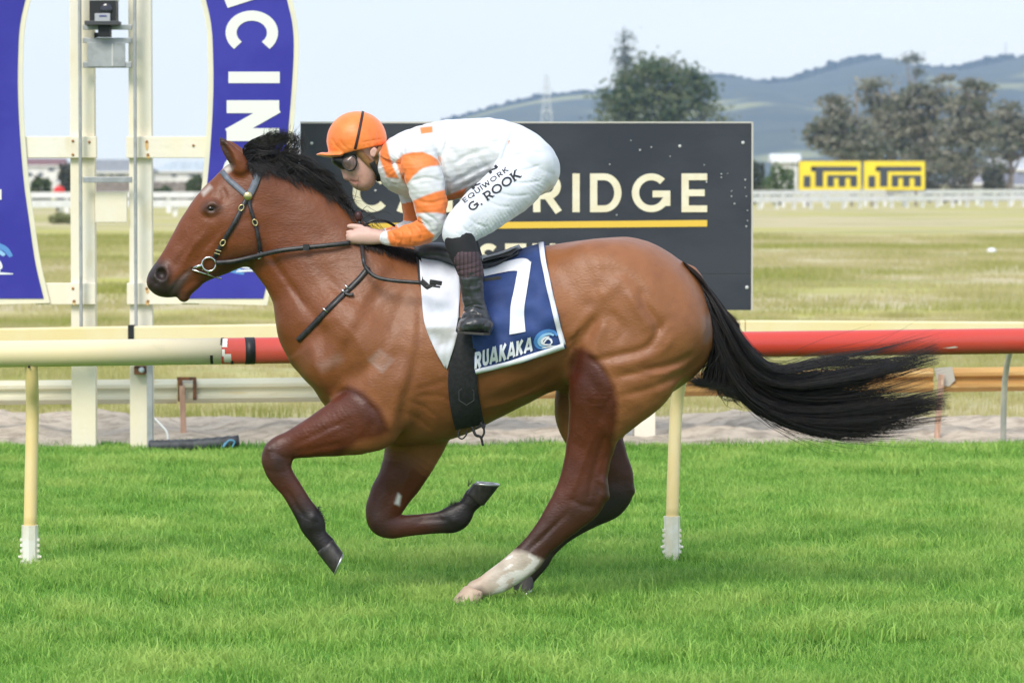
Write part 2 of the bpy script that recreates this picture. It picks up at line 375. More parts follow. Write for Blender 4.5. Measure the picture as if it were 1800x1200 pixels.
# ---- hills: a height field 2.6 to 5 km away, ridge line as the photograph shows it
ridge = [(-2600, 312), (-400, 310), (300, 303), (560, 285), (640, 262), (720, 240), (800, 216), (870, 196), (930, 182), (990, 172), (1040, 168), (1120, 165), (1200, 150), (1245, 140), (1290, 142), (1330, 152), (1390, 145), (1430, 132), (1480, 118), (1535, 106), (1565, 120), (1610, 124), (1670, 128), (1720, 116), (1768, 105), (1800, 112), (1900, 128), (2100, 150), (2600, 190), (4200, 240)]
rx = np.array([p[0] for p in ridge]); ry = np.array([p[1] for p in ridge])
nu, nv = 420, 46; V = []; YR = 4000.0
us = np.linspace(-2500, 4100, nu)
def fbm(x, y, s=1.0):
    r_ = 0; a = 1.0
    for k in range(5):
        r_ += a * math.sin(x * s * 1.9 ** k + 1.7 * k) * math.cos(y * s * 1.7 ** k + 2.3 * k + .4 * math.sin(x * s * 1.9 ** k)); a *= .55
    return r_
for j in range(nv):
    t = j / (nv - 1); Y = 2400 + 2400 * t
    tr_ = (YR - 2400) / 2400
    sh = math.sin(min(t / tr_, 1) * math.pi / 2) ** 1.6 if t <= tr_ else math.cos((t - tr_) / (1 - tr_) * math.pi / 2)
    for u in us:
        top = (HOR - np.interp(u, rx, ry)) / FPX * YR + CAMH
        x = (u - 900) / FPX * YR
        z = top * sh
        z += (1 - abs(sh - .5) * 2) * top * .16 * fbm(x, Y, .0042) * max(0, min(1, top / 40))
        V.append((x, Y, max(z, -1 if j else -1)))
F = [(j * nu + i, j * nu + i + 1, (j + 1) * nu + i + 1, (j + 1) * nu + i) for j in range(nv - 1) for i in range(nu - 1)]
m_hill = mat('hill_bush', (.020, .030, .024), .95, col2=(.042, .054, .034), nscale=.02, detail=8, col3=(.20, .21, .09), n3=.0042, n3lo=.565, n3hi=.60)
structure(obj('hills', V, F, m_hill, smooth=True))
# bush along the ridge, broken canopy outline
V = []; F = []
for k in range(1500):
    u = random.uniform(780, 1900); py = np.interp(u, rx, ry)
    dz = random.uniform(-6, 9) if 1440 < u < 1600 else random.uniform(-5, 4)
    c = np.array(W(u, py - dz * .6, YR - random.uniform(0, 120))); s = random.uniform(3, 8.0)
    for q in range(2):
        a = random.uniform(0, math.pi); b = len(V); dx, dy = math.cos(a) * s, math.sin(a) * s
        V += [tuple(c + (-dx, -dy, -s)), tuple(c + (dx, dy, -s * random.uniform(.6, 1))), tuple(c + (dx * .5, dy * .5, s * random.uniform(.4, 1))), tuple(c + (-dx * .6, -dy * .6, s * random.uniform(.5, 1)))]
        F.append((b, b + 1, b + 2, b + 3))
stuff(obj('ridge_bush', V, F, mat('ridge_leaf', (.03, .042, .03), .95)))

# ---- haze
b = MB().box(-5200, 5200, -70, 5000, -1.5, 175)
hz = b.build('haze'); stuff(hz)
mh = bpy.data.materials.new('haze_air'); mh.use_nodes = True; nt = mh.node_tree; nt.nodes.clear()
o_ = nt.nodes.new('ShaderNodeOutputMaterial'); pv = nt.nodes.new('ShaderNodeVolumePrincipled')
pv.inputs['Color'].default_value = (.42, .61, 1.0, 1); pv.inputs['Absorption Color'].default_value = (1, 1, 1, 1); pv.inputs['Density'].default_value = .00015; pv.inputs['Anisotropy'].default_value = .1
nt.links.new(pv.outputs['Volume'], o_.inputs['Volume']); hz.data.materials.append(mh)

# ================================================================== FAR THINGS
# ---- trees
def tree(name, label, group, base, height, crown, leafc, leafc2, leaf=.34, n=5200, trunk_r=.22, seed=1, limbs=9, gray=None, cl=1.9):
    """crown: list of (dx, dz, rx, rz, weight) lobes in metres round the trunk"""
    r = np.random.default_rng(seed); bx, by, bz = base
    t = thing(name, label, 'tree', base, group)
    mb = MB(); top = height * .82
    k = 7; pts = [(bx + .18 * math.sin(i * 1.3 + seed) * i / k * 2, by + .15 * math.cos(i + seed) * i / k, bz - .2 + top * i / (k - 1)) for i in range(k)]
    mb.tube(pts, [trunk_r * (1.15 - .9 * i / (k - 1)) for i in range(k)], 8)
    for (dx, dz, rx_, rz_, wt) in crown:
        for q in range(3):
            a = r.uniform(0, 2 * math.pi)
            e = np.array((bx + dx + rx_ * .7 * r.uniform(-1, 1), by + rx_ * .7 * r.uniform(-1, 1), bz + dz + rz_ * .5 * r.uniform(-1, 1)))
            s = np.array(pts[min(k - 1, max(1, int((dz / height) * k * .75)))]); mid = (s + e) / 2 + np.array((0, 0, -.05 * height * r.uniform(0, 1)))
            mb.tube([s, mid, e], [trunk_r * .38, trunk_r * .24, trunk_r * .07], 5)
    mb.build('trunk', mat(name + '_bark', gray or (.09, .075, .06), .9, col2=(.16, .14, .12), nscale=2), t, True)
    wts = np.array([c[4] for c in crown], float); wts /= wts.sum()
    V = []; F = []; C = []
    nclump = n // 26
    for ci in range(nclump):
        L = crown[r.choice(len(crown), p=wts)]
        d = r.normal(size=3); d /= np.linalg.norm(d); q = r.uniform(.35, 1.05) ** .6
        cc = np.array((bx + L[0] + d[0] * L[2] * q, by + d[1] * L[2] * q * .9, bz + L[1] + d[2] * L[3] * q)); cs = r.uniform(.6, 1.5) * leaf * cl; tone = r.uniform(0, 1)
        for l in range(26):
            p = cc + r.normal(size=3) * cs * np.array((1, 1, .6) if cl > 1.5 else (1.7, 1.3, .50)); s = leaf * r.uniform(.35, 1.0)
            a = r.normal(size=3); a /= np.linalg.norm(a); b_ = np.cross(a, r.normal(size=3)); b_ /= np.linalg.norm(b_); i0 = len(V)
            V += [p - a * s, p + b_ * s * .45, p + a * s, p - b_ * s * .45]; F.append((i0, i0 + 1, i0 + 2, i0 + 3))
            m_ = min(1, max(0, tone + r.normal() * .15)); C += [np.array(leafc) * (1 - m_) + np.array(leafc2) * m_] * 4
    o = obj('crown', V, np.array(F), mat('leaves', (.06, .08, .04), .75, attr='leafcol', trans=.25), t); color_attr(o, 'leafcol', np.array(C))
    return t
def at_tree(px, Y): return (W(px, 400, Y)[0], Y, 0)
s4 = 6600 / 420
# the broad cypress above the sign board
def lobes(px0, Y, L):
    """lobes given in photo pixels (px, py, rx, ry, w)"""
    s = FPX / Y; return [((a - px0) / s, CAMH + (HOR - b) / s, c / s, d / s, w) for a, b, c, d, w in L]
tree('cypress_tree', 'broad dark green cypress standing alone behind the black sign board', None, at_tree(1165, 420), 15,
     lobes(1165, 420, [(1150, 130, 48, 26, 3), (1110, 165, 40, 30, 3), (1200, 150, 40, 30, 3), (1075, 185, 30, 22, 2), (1235, 165, 18, 24, 1.5), (1160, 190, 70, 32, 4), (1250, 200, 28, 16, 1.2), (1120, 230, 80, 26, 3), (1200, 232, 80, 26, 3)]),
     (.045, .095, .034), (.17, .19, .095), .42, 9000, .45, 3)
pine_c, pine_c2 = (.10, .125, .08), (.34, .32, .25)
pg = 'straggly pines beyond the far rails'
P5 = [(1500, 330, 'straggly pine with a low leaning crown, first beside the yellow boards', 12, [(1468, 185, 14, 22, 1.2), (1440, 232, 24, 14, 1.6), (1470, 215, 26, 16, 1.4), (1500, 220, 30, 24, 1.8), (1480, 255, 50, 22, 2.4), (1520, 260, 44, 24, 2.4), (1450, 245, 24, 14, 1)]),
      (1565, 345, 'tall straggly pine with a thin pointed top above the yellow boards', 13, [(1537, 150, 20, 24, 1.2), (1545, 180, 30, 24, 2), (1570, 200, 40, 30, 3), (1550, 235, 42, 30, 3), (1590, 240, 46, 34, 3), (1570, 275, 60, 24, 3)]),
      (1630, 340, 'broad bushy pine between the thin topped pine and the sparse grey pine', 12, [(1620, 165, 30, 20, 1.6), (1650, 150, 20, 18, 1), (1600, 190, 36, 26, 2.4), (1650, 195, 36, 30, 3), (1630, 235, 50, 36, 3.5), (1640, 285, 54, 26, 3)]),
      (1705, 335, 'sparse grey pine with twin tops and bare lower limbs', 12, [(1705, 160, 16, 22, 1.1), (1728, 165, 14, 20, .8), (1700, 195, 34, 26, 2.4), (1690, 235, 40, 30, 2.6), (1720, 230, 34, 30, 2.2), (1690, 290, 46, 22, 2)]),
      (1775, 350, 'low rounded pine over the grey roofed houses', 9, [(1770, 195, 12, 18, .7), (1760, 225, 34, 26, 2.4), (1790, 230, 34, 28, 2.6), (1770, 260, 50, 20, 2.2), (1830, 230, 34, 30, 2), (1745, 300, 30, 18, 1)])]
for i, (px, Y, lab, hh, L) in enumerate(P5):
    tree('pine_tree', lab, pg, at_tree(px, Y), hh, lobes(px, Y, L), pine_c, pine_c2, .34, 4600, .30, 20 + i, gray=(.26, .225, .195), cl=1.0)
tree('pine_tree', 'lone thin pine with one flat tuft, far behind the straggly pines', None, at_tree(1603, 900), 31, lobes(1603, 900, [(1603, 103, 13, 4, 2), (1590, 105, 5, 3, .6), (1612, 128, 5, 3, .6)]), (.06, .08, .05), (.12, .13, .08), .55, 500, .45, 41)
tree('norfolk_pine', 'slender pale conifer spire rising behind the broad cypress', None, at_tree(1098, 760), 30,
     lobes(1098, 760, [(1098, 70, 3, 10, .5), (1098, 90, 7, 8, 1), (1098, 108, 9, 8, 1.2), (1098, 128, 11, 10, 1.3), (1098, 150, 12, 12, 1.3), (1098, 200, 14, 30, 2)]), (.05, .075, .05), (.10, .12, .08), .5, 1500, .4, 44)

def shrub(label, px, py, w, h, Y, c1, c2, group, seed):
    s = FPX / Y; x, _, z = W(px, py, Y)
    t = thing('shrub', label, 'shrub', (x, Y, 0), group); r = np.random.default_rng(seed)
    top = z + h / 2 / s; rw = w / 2 / s
    mb = MB()
    for q in range(5):
        a = r.uniform(0, 6.28); mb.tube([(x, Y, -.1), (x + rw * .3 * math.cos(a), Y + rw * .3 * math.sin(a), top * .5), (x + rw * .6 * math.cos(a), Y + rw * .6 * math.sin(a), top * .85)], [.06, .045, .015], 5)
    mb.build('stem', mat('shrub_bark', (.08, .06, .045), .9), t)
    V = []; F = []; C = []; n = 900
    for k in range(n):
        d = r.normal(size=3); d /= np.linalg.norm(d); q = r.uniform(.3, 1) ** .45 * (1 + .18 * math.sin(5 * d[0] + seed) * math.cos(4 * d[2]))
        p = np.array((x + d[0] * rw * q, Y + d[1] * rw * q * .8, top * .5 + d[2] * top * .5 * q)); sz = r.uniform(.08, .24)
        a = r.normal(size=3); a /= np.linalg.norm(a); b_ = np.cross(a, r.normal(size=3)); b_ /= np.linalg.norm(b_); i0 = len(V)
        V += [p - a * sz, p + b_ * sz * .5, p + a * sz, p - b_ * sz * .5]; F.append((i0, i0 + 1, i0 + 2, i0 + 3)); m_ = r.uniform(); C += [np.array(c1) * (1 - m_) + np.array(c2) * m_] * 4
    o = obj('foliage', V, np.array(F), mat('leaves', (.06, .08, .04), .75, attr='leafcol', trans=.25), t); color_attr(o, 'leafcol', np.array(C))
G1, G2 = (.035, .065, .022), (.12, .15, .05)
shrub('rounded green shrub in front of the red roofed house', 72, 333, 40, 46, 262, G1, G2, None, 1)
shrub('tall dark shrub between the red roofed house and the finish post', 118, 318, 34, 66, 285, (.04, .05, .035), (.12, .12, .09), None, 2)
shrub('small shrub against the brown paling fence below the grey roofs', 285, 342, 44, 26, 270, G1, G2, None, 3)
shrub('upright shrub at the end of the brown paling fence', 345, 330, 40, 44, 280, G1, G2, None, 4)
shrub('pale olive shrub in the rough grass before the white rails', 108, 393, 34, 30, 152, (.20, .24, .09), (.36, .36, .18), None, 5)
shrub('bright green shrub right beside the yellow boards', 1372, 318, 56, 60, 275, (.04, .085, .02), (.13, .19, .05), None, 6)
shrub('dark shrub between the black sign board and the bright green shrub', 1328, 312, 40, 64, 285, (.03, .045, .025), (.08, .10, .05), None, 7)
shrub('dark spreading shrub at the foot of the pines', 1660, 320, 90, 30, 300, (.045, .05, .035), (.10, .10, .07), None, 8)
shrub('grey green shrub between the two grey roofed houses', 1745, 312, 40, 36, 330, (.05, .06, .04), (.12, .12, .09), None, 9)

# ---- houses (a house is built of wall, gable roof with eaves, windows with frame and pane)
m_glass = mat('window_glass', (.05, .06, .075), .12, spec=.8)
def house(label, px0, px1, base_Y, eave_py, ridge_py, depth, wallc, roofc, wins, hip=False, storey2=False):
    x0 = W(px0, 300, base_Y)[0]; x1 = W(px1, 300, base_Y)[0]; s = FPX / base_Y
    ze = CAMH + (HOR - eave_py) / s; zr = CAMH + (HOR - ridge_py) / s; y0, y1 = base_Y, base_Y + depth
    t = thing('house', label, 'house', ((x0 + x1) / 2, (y0 + y1) / 2, 0))
    key = label.split()[0] + label.split()[1] + str(int(px0))
    MB().box(x0, x1, y0, y1, -.2, ze - .05).build('wall', mat('wall_' + key, wallc, .8, col2=tuple(c * .85 for c in wallc), nscale=.6), t)
    o = .5; h = (x1 - x0) * .22 if hip else 0; ym = (y0 + y1) / 2
    v = [(x0 - o, y0 - o, ze), (x1 + o, y0 - o, ze), (x1 + o, y1 + o, ze), (x0 - o, y1 + o, ze), (x0 - o + h, ym, zr), (x1 + o - h, ym, zr)]
    f = [(0, 1, 5, 4), (2, 3, 4, 5), (1, 2, 5), (3, 0, 4)]
    rf = obj('roof', v, f, mat('roof_' + key, roofc, .6, col2=tuple(c * .8 for c in roofc), nscale=.8, stretch=(4, .4, 1)), t); solid(rf, .14)
    MB().box(x0 - o, x1 + o, y0 - o - .1, y0 - o, ze - .2, ze + .05).build('gutter', mat('gutter', (.7, .7, .7), .5), rf)
    for (a, b_, c, d) in wins:
        xa, xb = W(a, 300, base_Y)[0], W(b_, 300, base_Y)[0]; za, zb = CAMH + (HOR - d) / s, CAMH + (HOR - c) / s
        fr = MB(); tt = .08
        fr.box(xa, xb, y0 - .06, y0 + .02, zb - tt, zb).box(xa, xb, y0 - .06, y0 + .02, za, za + tt).box(xa, xa + tt, y0 - .06, y0 + .02, za + tt, zb - tt).box(xb - tt, xb, y0 - .06, y0 + .02, za + tt, zb - tt)
        w_ = fr.build('window', mat('window_frame', (.75, .75, .75), .5), t)
        MB().box(xa + tt, xb - tt, y0 - .03, y0 + .01, za + tt, zb - tt).build('pane', m_glass, w_)
    return t
house('white two storey house with a red brown roof behind a rounded shrub', 22, 108, 800, 291, 279, 9, (.72, .72, .70), (.20, .085, .075), [(42, 58, 303, 311), (66, 76, 303, 311), (84, 96, 295, 302)])
house('grey roofed cream house seen between the two finish post uprights', 138, 262, 520, 302, 281, 9, (.60, .58, .54), (.26, .27, .28), [(172, 186, 305, 311), (192, 200, 305, 311), (204, 221, 305, 311)], True)
house('pale blue roofed white house between the finish post and blue board', 272, 420, 640, 301, 284, 10, (.70, .70, .68), (.46, .52, .56), [(300, 312, 306, 312), (330, 344, 306, 312)], True)
house('low cottage with a dark roof at the far edge, left of the red roofed house', -120, 12, 700, 300, 283, 9, (.6, .6, .58), (.15, .15, .16), [(-60, -44, 305, 311), (-20, -6, 305, 311)], True)
house('small white shed with a white roof behind the bright green shrub', 1362, 1402, 520, 284, 271, 6, (.66, .66, .66), (.74, .76, .78), [(1390, 1396, 287, 292)])
house('house with a wide grey purple roof beside the dark spreading shrub', 1686, 1770, 400, 322, 305, 9, (.55, .53, .52), (.33, .32, .36), [(1700, 1712, 325, 331)], True)
house('cream house with a pale roof under the low rounded pine', 1748, 1860, 470, 298, 279, 9, (.58, .55, .48), (.52, .53, .55), [(1765, 1778, 301, 309), (1788, 1800, 301, 309)])
house('dark grey roofed house past the yellow boards at the far edge', 1765, 1900, 360, 325, 305, 9, (.5, .5, .5), (.22, .22, .25), [(1790, 1805, 327, 333)])
# paling fence: each paling is a part
pf = thing('paling_fence', 'weathered grey brown paling fence below the grey roofed houses', 'fence', W(250, 320, 300)[:2] + (0,))
m_pal = mat('paling_wood', (.17, .145, .13), .9, col2=(.25, .22, .20), nscale=3)
xa, xb = W(150, 320, 300)[0], W(372, 320, 300)[0]; n = 60; me0 = None
for i in range(n):
    x = xa + (xb - xa) * i / n; h = 1.72 + .05 * math.sin(i * 1.7)
    q = MB().box(x, x + (xb - xa) / n * .93, 300 + .012 * (i % 2), 300.03 + .012 * (i % 2), 0, h).build('paling', m_pal, pf)
for z in (.4, 1.4): MB().box(xa, xb, 300.05, 300.12, z, z + .09).build('fence_rail', m_pal, pf)

# ---- far running rails: white rail on posts, two lines
m_wr = mat('white_rail_paint', (.84, .84, .83), .45, col2=(.76, .76, .73), nscale=2)
def far_rail(label, line, z, thick, post_w, every, extra=None):
    P = [W(px, HOR, Y) for px, Y in line]; P = [(p[0], p[1], 0) for p in P]
    t = thing('running_rail', label, 'rail', P[0], 'white running rails across the far side of the course')
    for a, b_ in zip(P[:-1], P[1:]):
        MB().beam((a[0], a[1], z), (b_[0], b_[1], z), .10, thick).build('rail_section', m_wr, t)
        if extra: MB().beam((a[0], a[1], extra), (b_[0], b_[1], extra), .08, thick * .8).build('rail_section', m_wr, t)
        L = math.hypot(b_[0] - a[0], b_[1] - a[1]); n = int(L / every)
        for i in range(n):
            u = (i + .5) / n; x = a[0] + (b_[0] - a[0]) * u; y = a[1] + (b_[1] - a[1]) * u
            MB().box(x - post_w / 2, x + post_w / 2, y + .08, y + .08 + post_w, -.2, z + .02).build('post', m_wr, t)
far_rail('nearer low white running rail with close posts on the far side', [(-500, 176), (340, 188), (1320, 232), (2300, 300)], .62, .36, .22, 2.0)
far_rail('farther white running rail with wider spaced posts behind the low one', [(-500, 196), (340, 208), (1320, 246), (2300, 330)], .98, .32, .22, 2.9)

# ---- yellow trade boards
def trade_board(px0, px1, label):
    Y = 262.0; s = FPX / Y
    x0, _, z1 = W(px0, 282, Y); x1, _, z0 = W(px1, 336, Y)
    t = thing('trade_board', label, 'sign', ((x0 + x1) / 2, Y, 0), 'yellow trade boards behind the far rails')
    bevel(MB().box(x0, x1, Y, Y + .08, z0, z1).build('panel', mat('board_dark', (.035, .04, .048), .5), t), .05)
    bevel(MB().box(x0 + .06, x1 - .06, Y - .03, Y - .004, z0 + .06, z1 - .06).build('yellow_face', mat('board_yellow', (.86, .68, .03), .5, col2=(.78, .60, .03), nscale=.8), t), .05)
    for q in (.15, .85): MB().box(x0 + (x1 - x0) * q - .08, x0 + (x1 - x0) * q + .08, Y + .09, Y + .25, -.2, z1 - .1).build('leg', m_pal, t)
    w = x1 - x0; h = z1 - z0
    def r_(a, b_, c, d): return (x0 + w * a, x0 + w * b_, Y - .05, Y - .034, z0 + h * (1 - d), z0 + h * (1 - c))
    L = MB()
    L.box(*r_(.085, .195, .50, .88))                                   # i
    L.box(*r_(.20, .93, .20, .36))                                     # bar of the T over the m
    L.add([(x0 + w * .20, Y - .05, z0 + h * .80), (x0 + w * .27, Y - .05, z0 + h * .64), (x0 + w * .27, Y - .05, z0 + h * .80)], [(0, 1, 2)])
    L.box(*r_(.27, .395, .36, .86))
    L.box(*r_(.455, .93, .48, .58)); L.box(*r_(.455, .565, .58, .86)); L.box(*r_(.635, .745, .58, .86)); L.box(*r_(.82, .93, .58, .86))
    L.build('lettering', mat('board_ink', (.045, .055, .07), .5), t)
trade_board(1403, 1514.5, 'yellow iTm lettered trade board beside the bright green shrub')
trade_board(1517, 1627, 'yellow iTm lettered trade board beside the dark spreading shrub')

# ---- pylon, mast
m_steel = mat('galvanised_far', (.52, .55, .58), .5, metal=.3)
def lattice(name, label, px, py_top, Y, base_w, arms):
    x, _, zt = W(px, py_top, Y); t = thing(name, label, 'tower', (x, Y, 0)); k = 9
    def hw(u): return base_w * (.5 * (1 - u) ** 1.5 + .06)
    for sx in (-1, 1):
        for sy in (-1, 1):
            MB().tube([(x + sx * hw(i / k), Y + sy * hw(i / k), zt * i / k) for i in range(k + 1)], .16, 5).build('leg', m_steel, t)
    br = MB()
    for i in range(k):
        for sx in (-1, 1):
            a, b_ = hw(i / k), hw((i + 1) / k)
            br.tube([(x + sx * a, Y - a, zt * i / k), (x - sx * b_, Y - b_, zt * (i + 1) / k)], .09, 4)
            br.tube([(x + a * sx, Y + a, zt * i / k), (x - b_ * sx, Y + b_, zt * (i + 1) / k)], .09, 4)
        br.tube([(x - hw(i / k), Y - hw(i / k), zt * i / k), (x + hw(i / k), Y - hw(i / k), zt * i / k)], .09, 4)
    br.build('bracing', m_steel, t)
    for u, w in arms:
        MB().tube([(x - w, Y, zt * u), (x, Y, zt * (u + .02)), (x + w, Y, zt * u)], [.07, .2, .07], 5).build('cross_arm', m_steel, t)
lattice('power_pylon', 'pale steel lattice power pylon far off behind the black sign board', 961, 130, 1250, 9, [(.86, 2.6), (.76, 3.4), (.66, 2.6)])
x, Y, z = W(1768, 75, 3960); mm = thing('radio_mast', 'thin radio mast on the hill top', 'mast', (x, Y, W(1768, 106, 3960)[2] - 3))
MB().tube([(x, Y, W(1768, 106, 3960)[2] - 3), (x, Y, z)], [1.3, .5], 6).build('pole', m_steel, mm)
MB().box(x - 1.6, x + 1.6, Y - 1.6, Y + 1.6, W(1768, 108, 3960)[2], W(1768, 104, 3960)[2]).build('base_hut', m_steel, mm)

# ---- bystander in red behind the far rail
def far_person():
    Y = 214.0; s = FPX / Y; x = W(104, 340, Y)[0]
    t = thing('person', 'person in a red jacket standing behind the far white rails', 'person', (x, Y, 0))
    b_ = MB()
    b_.tube([(x - .10, Y, 0), (x - .10, Y, .45), (x - .09, Y, .85)], [.06, .075, .1], 8).tube([(x + .10, Y, 0), (x + .11, Y, .45), (x + .09, Y, .85)], [.06, .075, .1], 8)
    b_.tube([(x, Y, .8), (x, Y, 1.1), (x, Y, 1.38), (x, Y, 1.47), (x, Y, 1.53)], [.15, .15, .18, .10, .055], 10).ball((x - .02, Y, 1.62), (.085, .1, .12))
    b_.build('body', mat('far_skin', (.5, .33, .25), .6), t, True)
    j = MB(); j.tube([(x, Y, .78), (x, Y, 1.0), (x, Y, 1.25), (x, Y, 1.42), (x, Y, 1.48)], [.19, .18, .22, .17, .08], 12)
    j.tube([(x - .19, Y, 1.38), (x - .27, Y - .02, 1.1), (x - .20, Y - .16, .92)], [.075, .065, .05], 8).tube([(x + .19, Y, 1.38), (x + .28, Y - .02, 1.1), (x + .22, Y - .14, .9)], [.075, .065, .05], 8)
    j.build('jacket', mat('red_jacket', (.62, .03, .03), .7), t, True)
    MB().tube([(x - .10, Y, .06), (x - .10, Y, .45), (x - .09, Y, .84)], [.08, .09, .12], 8).tube([(x + .10, Y, .06), (x + .11, Y, .45), (x + .09, Y, .84)], [.08, .09, .12], 8).build('trousers', mat('dark_trousers', (.03, .03, .04), .8), t, True)
    MB().ball((x - .02, Y, 1.66), (.105, .12, .10)).build('cap', mat('pale_cap', (.65, .66, .68), .6), t, True)
far_person()
x, Y, z = W(1743, 443, ground_Y(447)); tag(MB().ball((x, Y, .07), (.11, .11, .085), 16, 10).build('marker_dome', mat('white_plastic', (.82, .82, .82), .4), None, True), 'small white plastic marker dome lying alone in the rough field', 'marker')

# ================================================================== THINGS ALONG THE TRACK
m_cream = mat('cream_paint', (.86, .77, .56), .5, col2=(.86, .81, .69), nscale=2.2, nlo=.35, nhi=.65, stretch=(1, 1, .35), col3=(.66, .56, .32), n3=5, n3lo=.60, n3hi=.78, bump=.002, bscale=30)
m_yellow = mat('yellowed_paint', (.80, .60, .22), .5, col2=(.83, .69, .38), nscale=3, nlo=.35, nhi=.65, stretch=(1, 1, .4), col3=(.58, .40, .14), n3=7, n3lo=.62, n3hi=.8)
m_sleeve = mat('white_sleeve', (.82, .80, .72), .5, col2=(.74, .70, .55), nscale=12)
m_pipe_cream = mat('cream_pipe', (.84, .71, .42), .35, col2=(.85, .75, .52), nscale=1.4, stretch=(.5, 1, 1), col3=(.66, .58, .40), n3=9, n3lo=.66, n3hi=.8)
m_pipe_red = mat('red_pipe', (.60, .055, .035), .32, col2=(.54, .085, .06), nscale=1.0, stretch=(.5, 1, 3), col3=(.80, .70, .62), n3=3.2, n3lo=.735, n3hi=.75)
m_black = mat('black_plastic', (.012, .012, .013), .5)
m_grey = mat('aluminium', (.42, .43, .43), .45, metal=.35, col2=(.34, .35, .35), nscale=14)
m_rust = mat('rusted_iron', (.10, .055, .035), .85, col2=(.24, .10, .04), nscale=20)
m_stake = mat('pink_wood', (.52, .33, .24), .85, col2=(.40, .25, .17), nscale=9, stretch=(4, 4, .6), col3=(.7, .55, .4), n3=20)

# ---- the near running rail
b0 = np.array(W(50, 1003, ground_Y(1003))); b1 = np.array(W(1182, 985, ground_Y(985))); dB = (b1 - b0) / (1182 - 50)
def rail_base(px):
    # ground point of the rail line in photograph column px (line in the ground plane)
    d = b1 - b0; u = (px - 900) / FPX
    t = (u * b0[1] - b0[0]) / (d[0] - u * d[1]); return b0 + d * t
def rail_axis(px):
    g_ = rail_base(px); Y = g_[1] - .06; py = 622 + (px - 0) * (599 - 622) / 1800; return np.array(W(px, py, Y))
ra, rb = rail_axis(0), rail_axis(1800); rd = (rb - ra); rl = np.linalg.norm(rd); rd /= rl
rr_ = thing('running_rail', 'cream and red plastic running rail on goose neck posts beside the turf', 'rail', (float(b0[0]), float(b0[1]), 0))
def rail_pt(s): return ra + rd * s
s_red = np.dot(rail_axis(388) - ra, rd); RR = .0575
MB().tube([rail_pt(s) for s in np.linspace(-6.5, s_red, 12)], RR, 28).build('rail_pipe', m_pipe_cream, rr_, True)['label'] = 'cream length of rail pipe'
MB().tube([rail_pt(s) for s in np.linspace(s_red + .003, 11.5, 14)], RR, 28).build('rail_pipe', m_pipe_red, rr_, True)['label'] = 'red length of rail pipe with scuffed paint'
st = np.dot(rail_axis(430) - ra, rd); en = np.dot(rail_axis(447) - ra, rd)
MB().tube([rail_pt(st), rail_pt(en)], RR + .0018, 28).build('tape_band', m_black, rr_, True)
# torn end of the red sleeve: chips of black and white round the joint
mchip_w = mat('chip_white', (.78, .76, .70), .6)
for (pa, pb, a0, a1, mm_) in [(371, 376, 195, 250, m_black), (389, 394, 90, 150, m_black), (392, 401, 110, 160, mchip_w), (395, 408, 190, 235, mchip_w), (406, 411, 225, 262, m_black), (392, 397, 170, 200, mchip_w)]:
    s0 = np.dot(rail_axis(pa) - ra, rd); s1 = np.dot(rail_axis(pb) - ra, rd)
    V = []; F = []; n = 7
    for i in range(n):
        ang = R(a0 + (a1 - a0) * i / (n - 1))          # 90 top, 180 facing the camera, 270 bottom
        dirv = np.array((0, math.cos(ang), math.sin(ang)))
        wob = .004 * math.sin(3.1 * i)
        V += [rail_pt(s0 + wob) + dirv * (RR + .0012), rail_pt(s1 - wob * 1.4) + dirv * (RR + .0012)]
    F = [(2 * i, 2 * i + 1, 2 * i + 3, 2 * i + 2) for i in range(n - 1)]
    obj('paint_chip', V, F, mm_, rr_)
for k, px in enumerate((-1082, 50, 1182, 2314)):
    g_ = rail_base(px); lean = .035 if px > 600 else .012
    # position where the post meets the pipe
    s = np.dot(g_ - ra, rd); top = rail_pt(s + lean); top = top + np.array((0, .0, -RR * .7))
    pts = catmull([g_ + (0, 0, .17), g_ + (lean * .25, .03, .42), g_ + (lean * .6, .05, .68), top + (0, .035, -.10), top], 16)
    p = MB().tube(pts, [.0285] * 16, 14).build('post', m_yellow, rr_, True)
    teeth = MB().tube([g_ + (0, 0, -.1), g_ + (0, 0, .06), g_ + (0, 0, .20)], [.035, .0365, .0365], 8)
    for q in range(5):
        for sx in (-1, 1): teeth.box(g_[0] + sx * .036 - .006, g_[0] + sx * .036 + .006, g_[1] - .012, g_[1] + .012, .035 + q * .024, .046 + q * .024)
    teeth.build('ground_sleeve', m_sleeve, p)
    MB().tube([g_ + (-.05, -.005, .062), g_ + (.05, -.005, .062)], .006, 8).build('bolt', m_sleeve, p)
    MB().ball(tuple(top + (-.004, -.032, -.016)), .0055, 8, 6).build('screw', m_black, p)

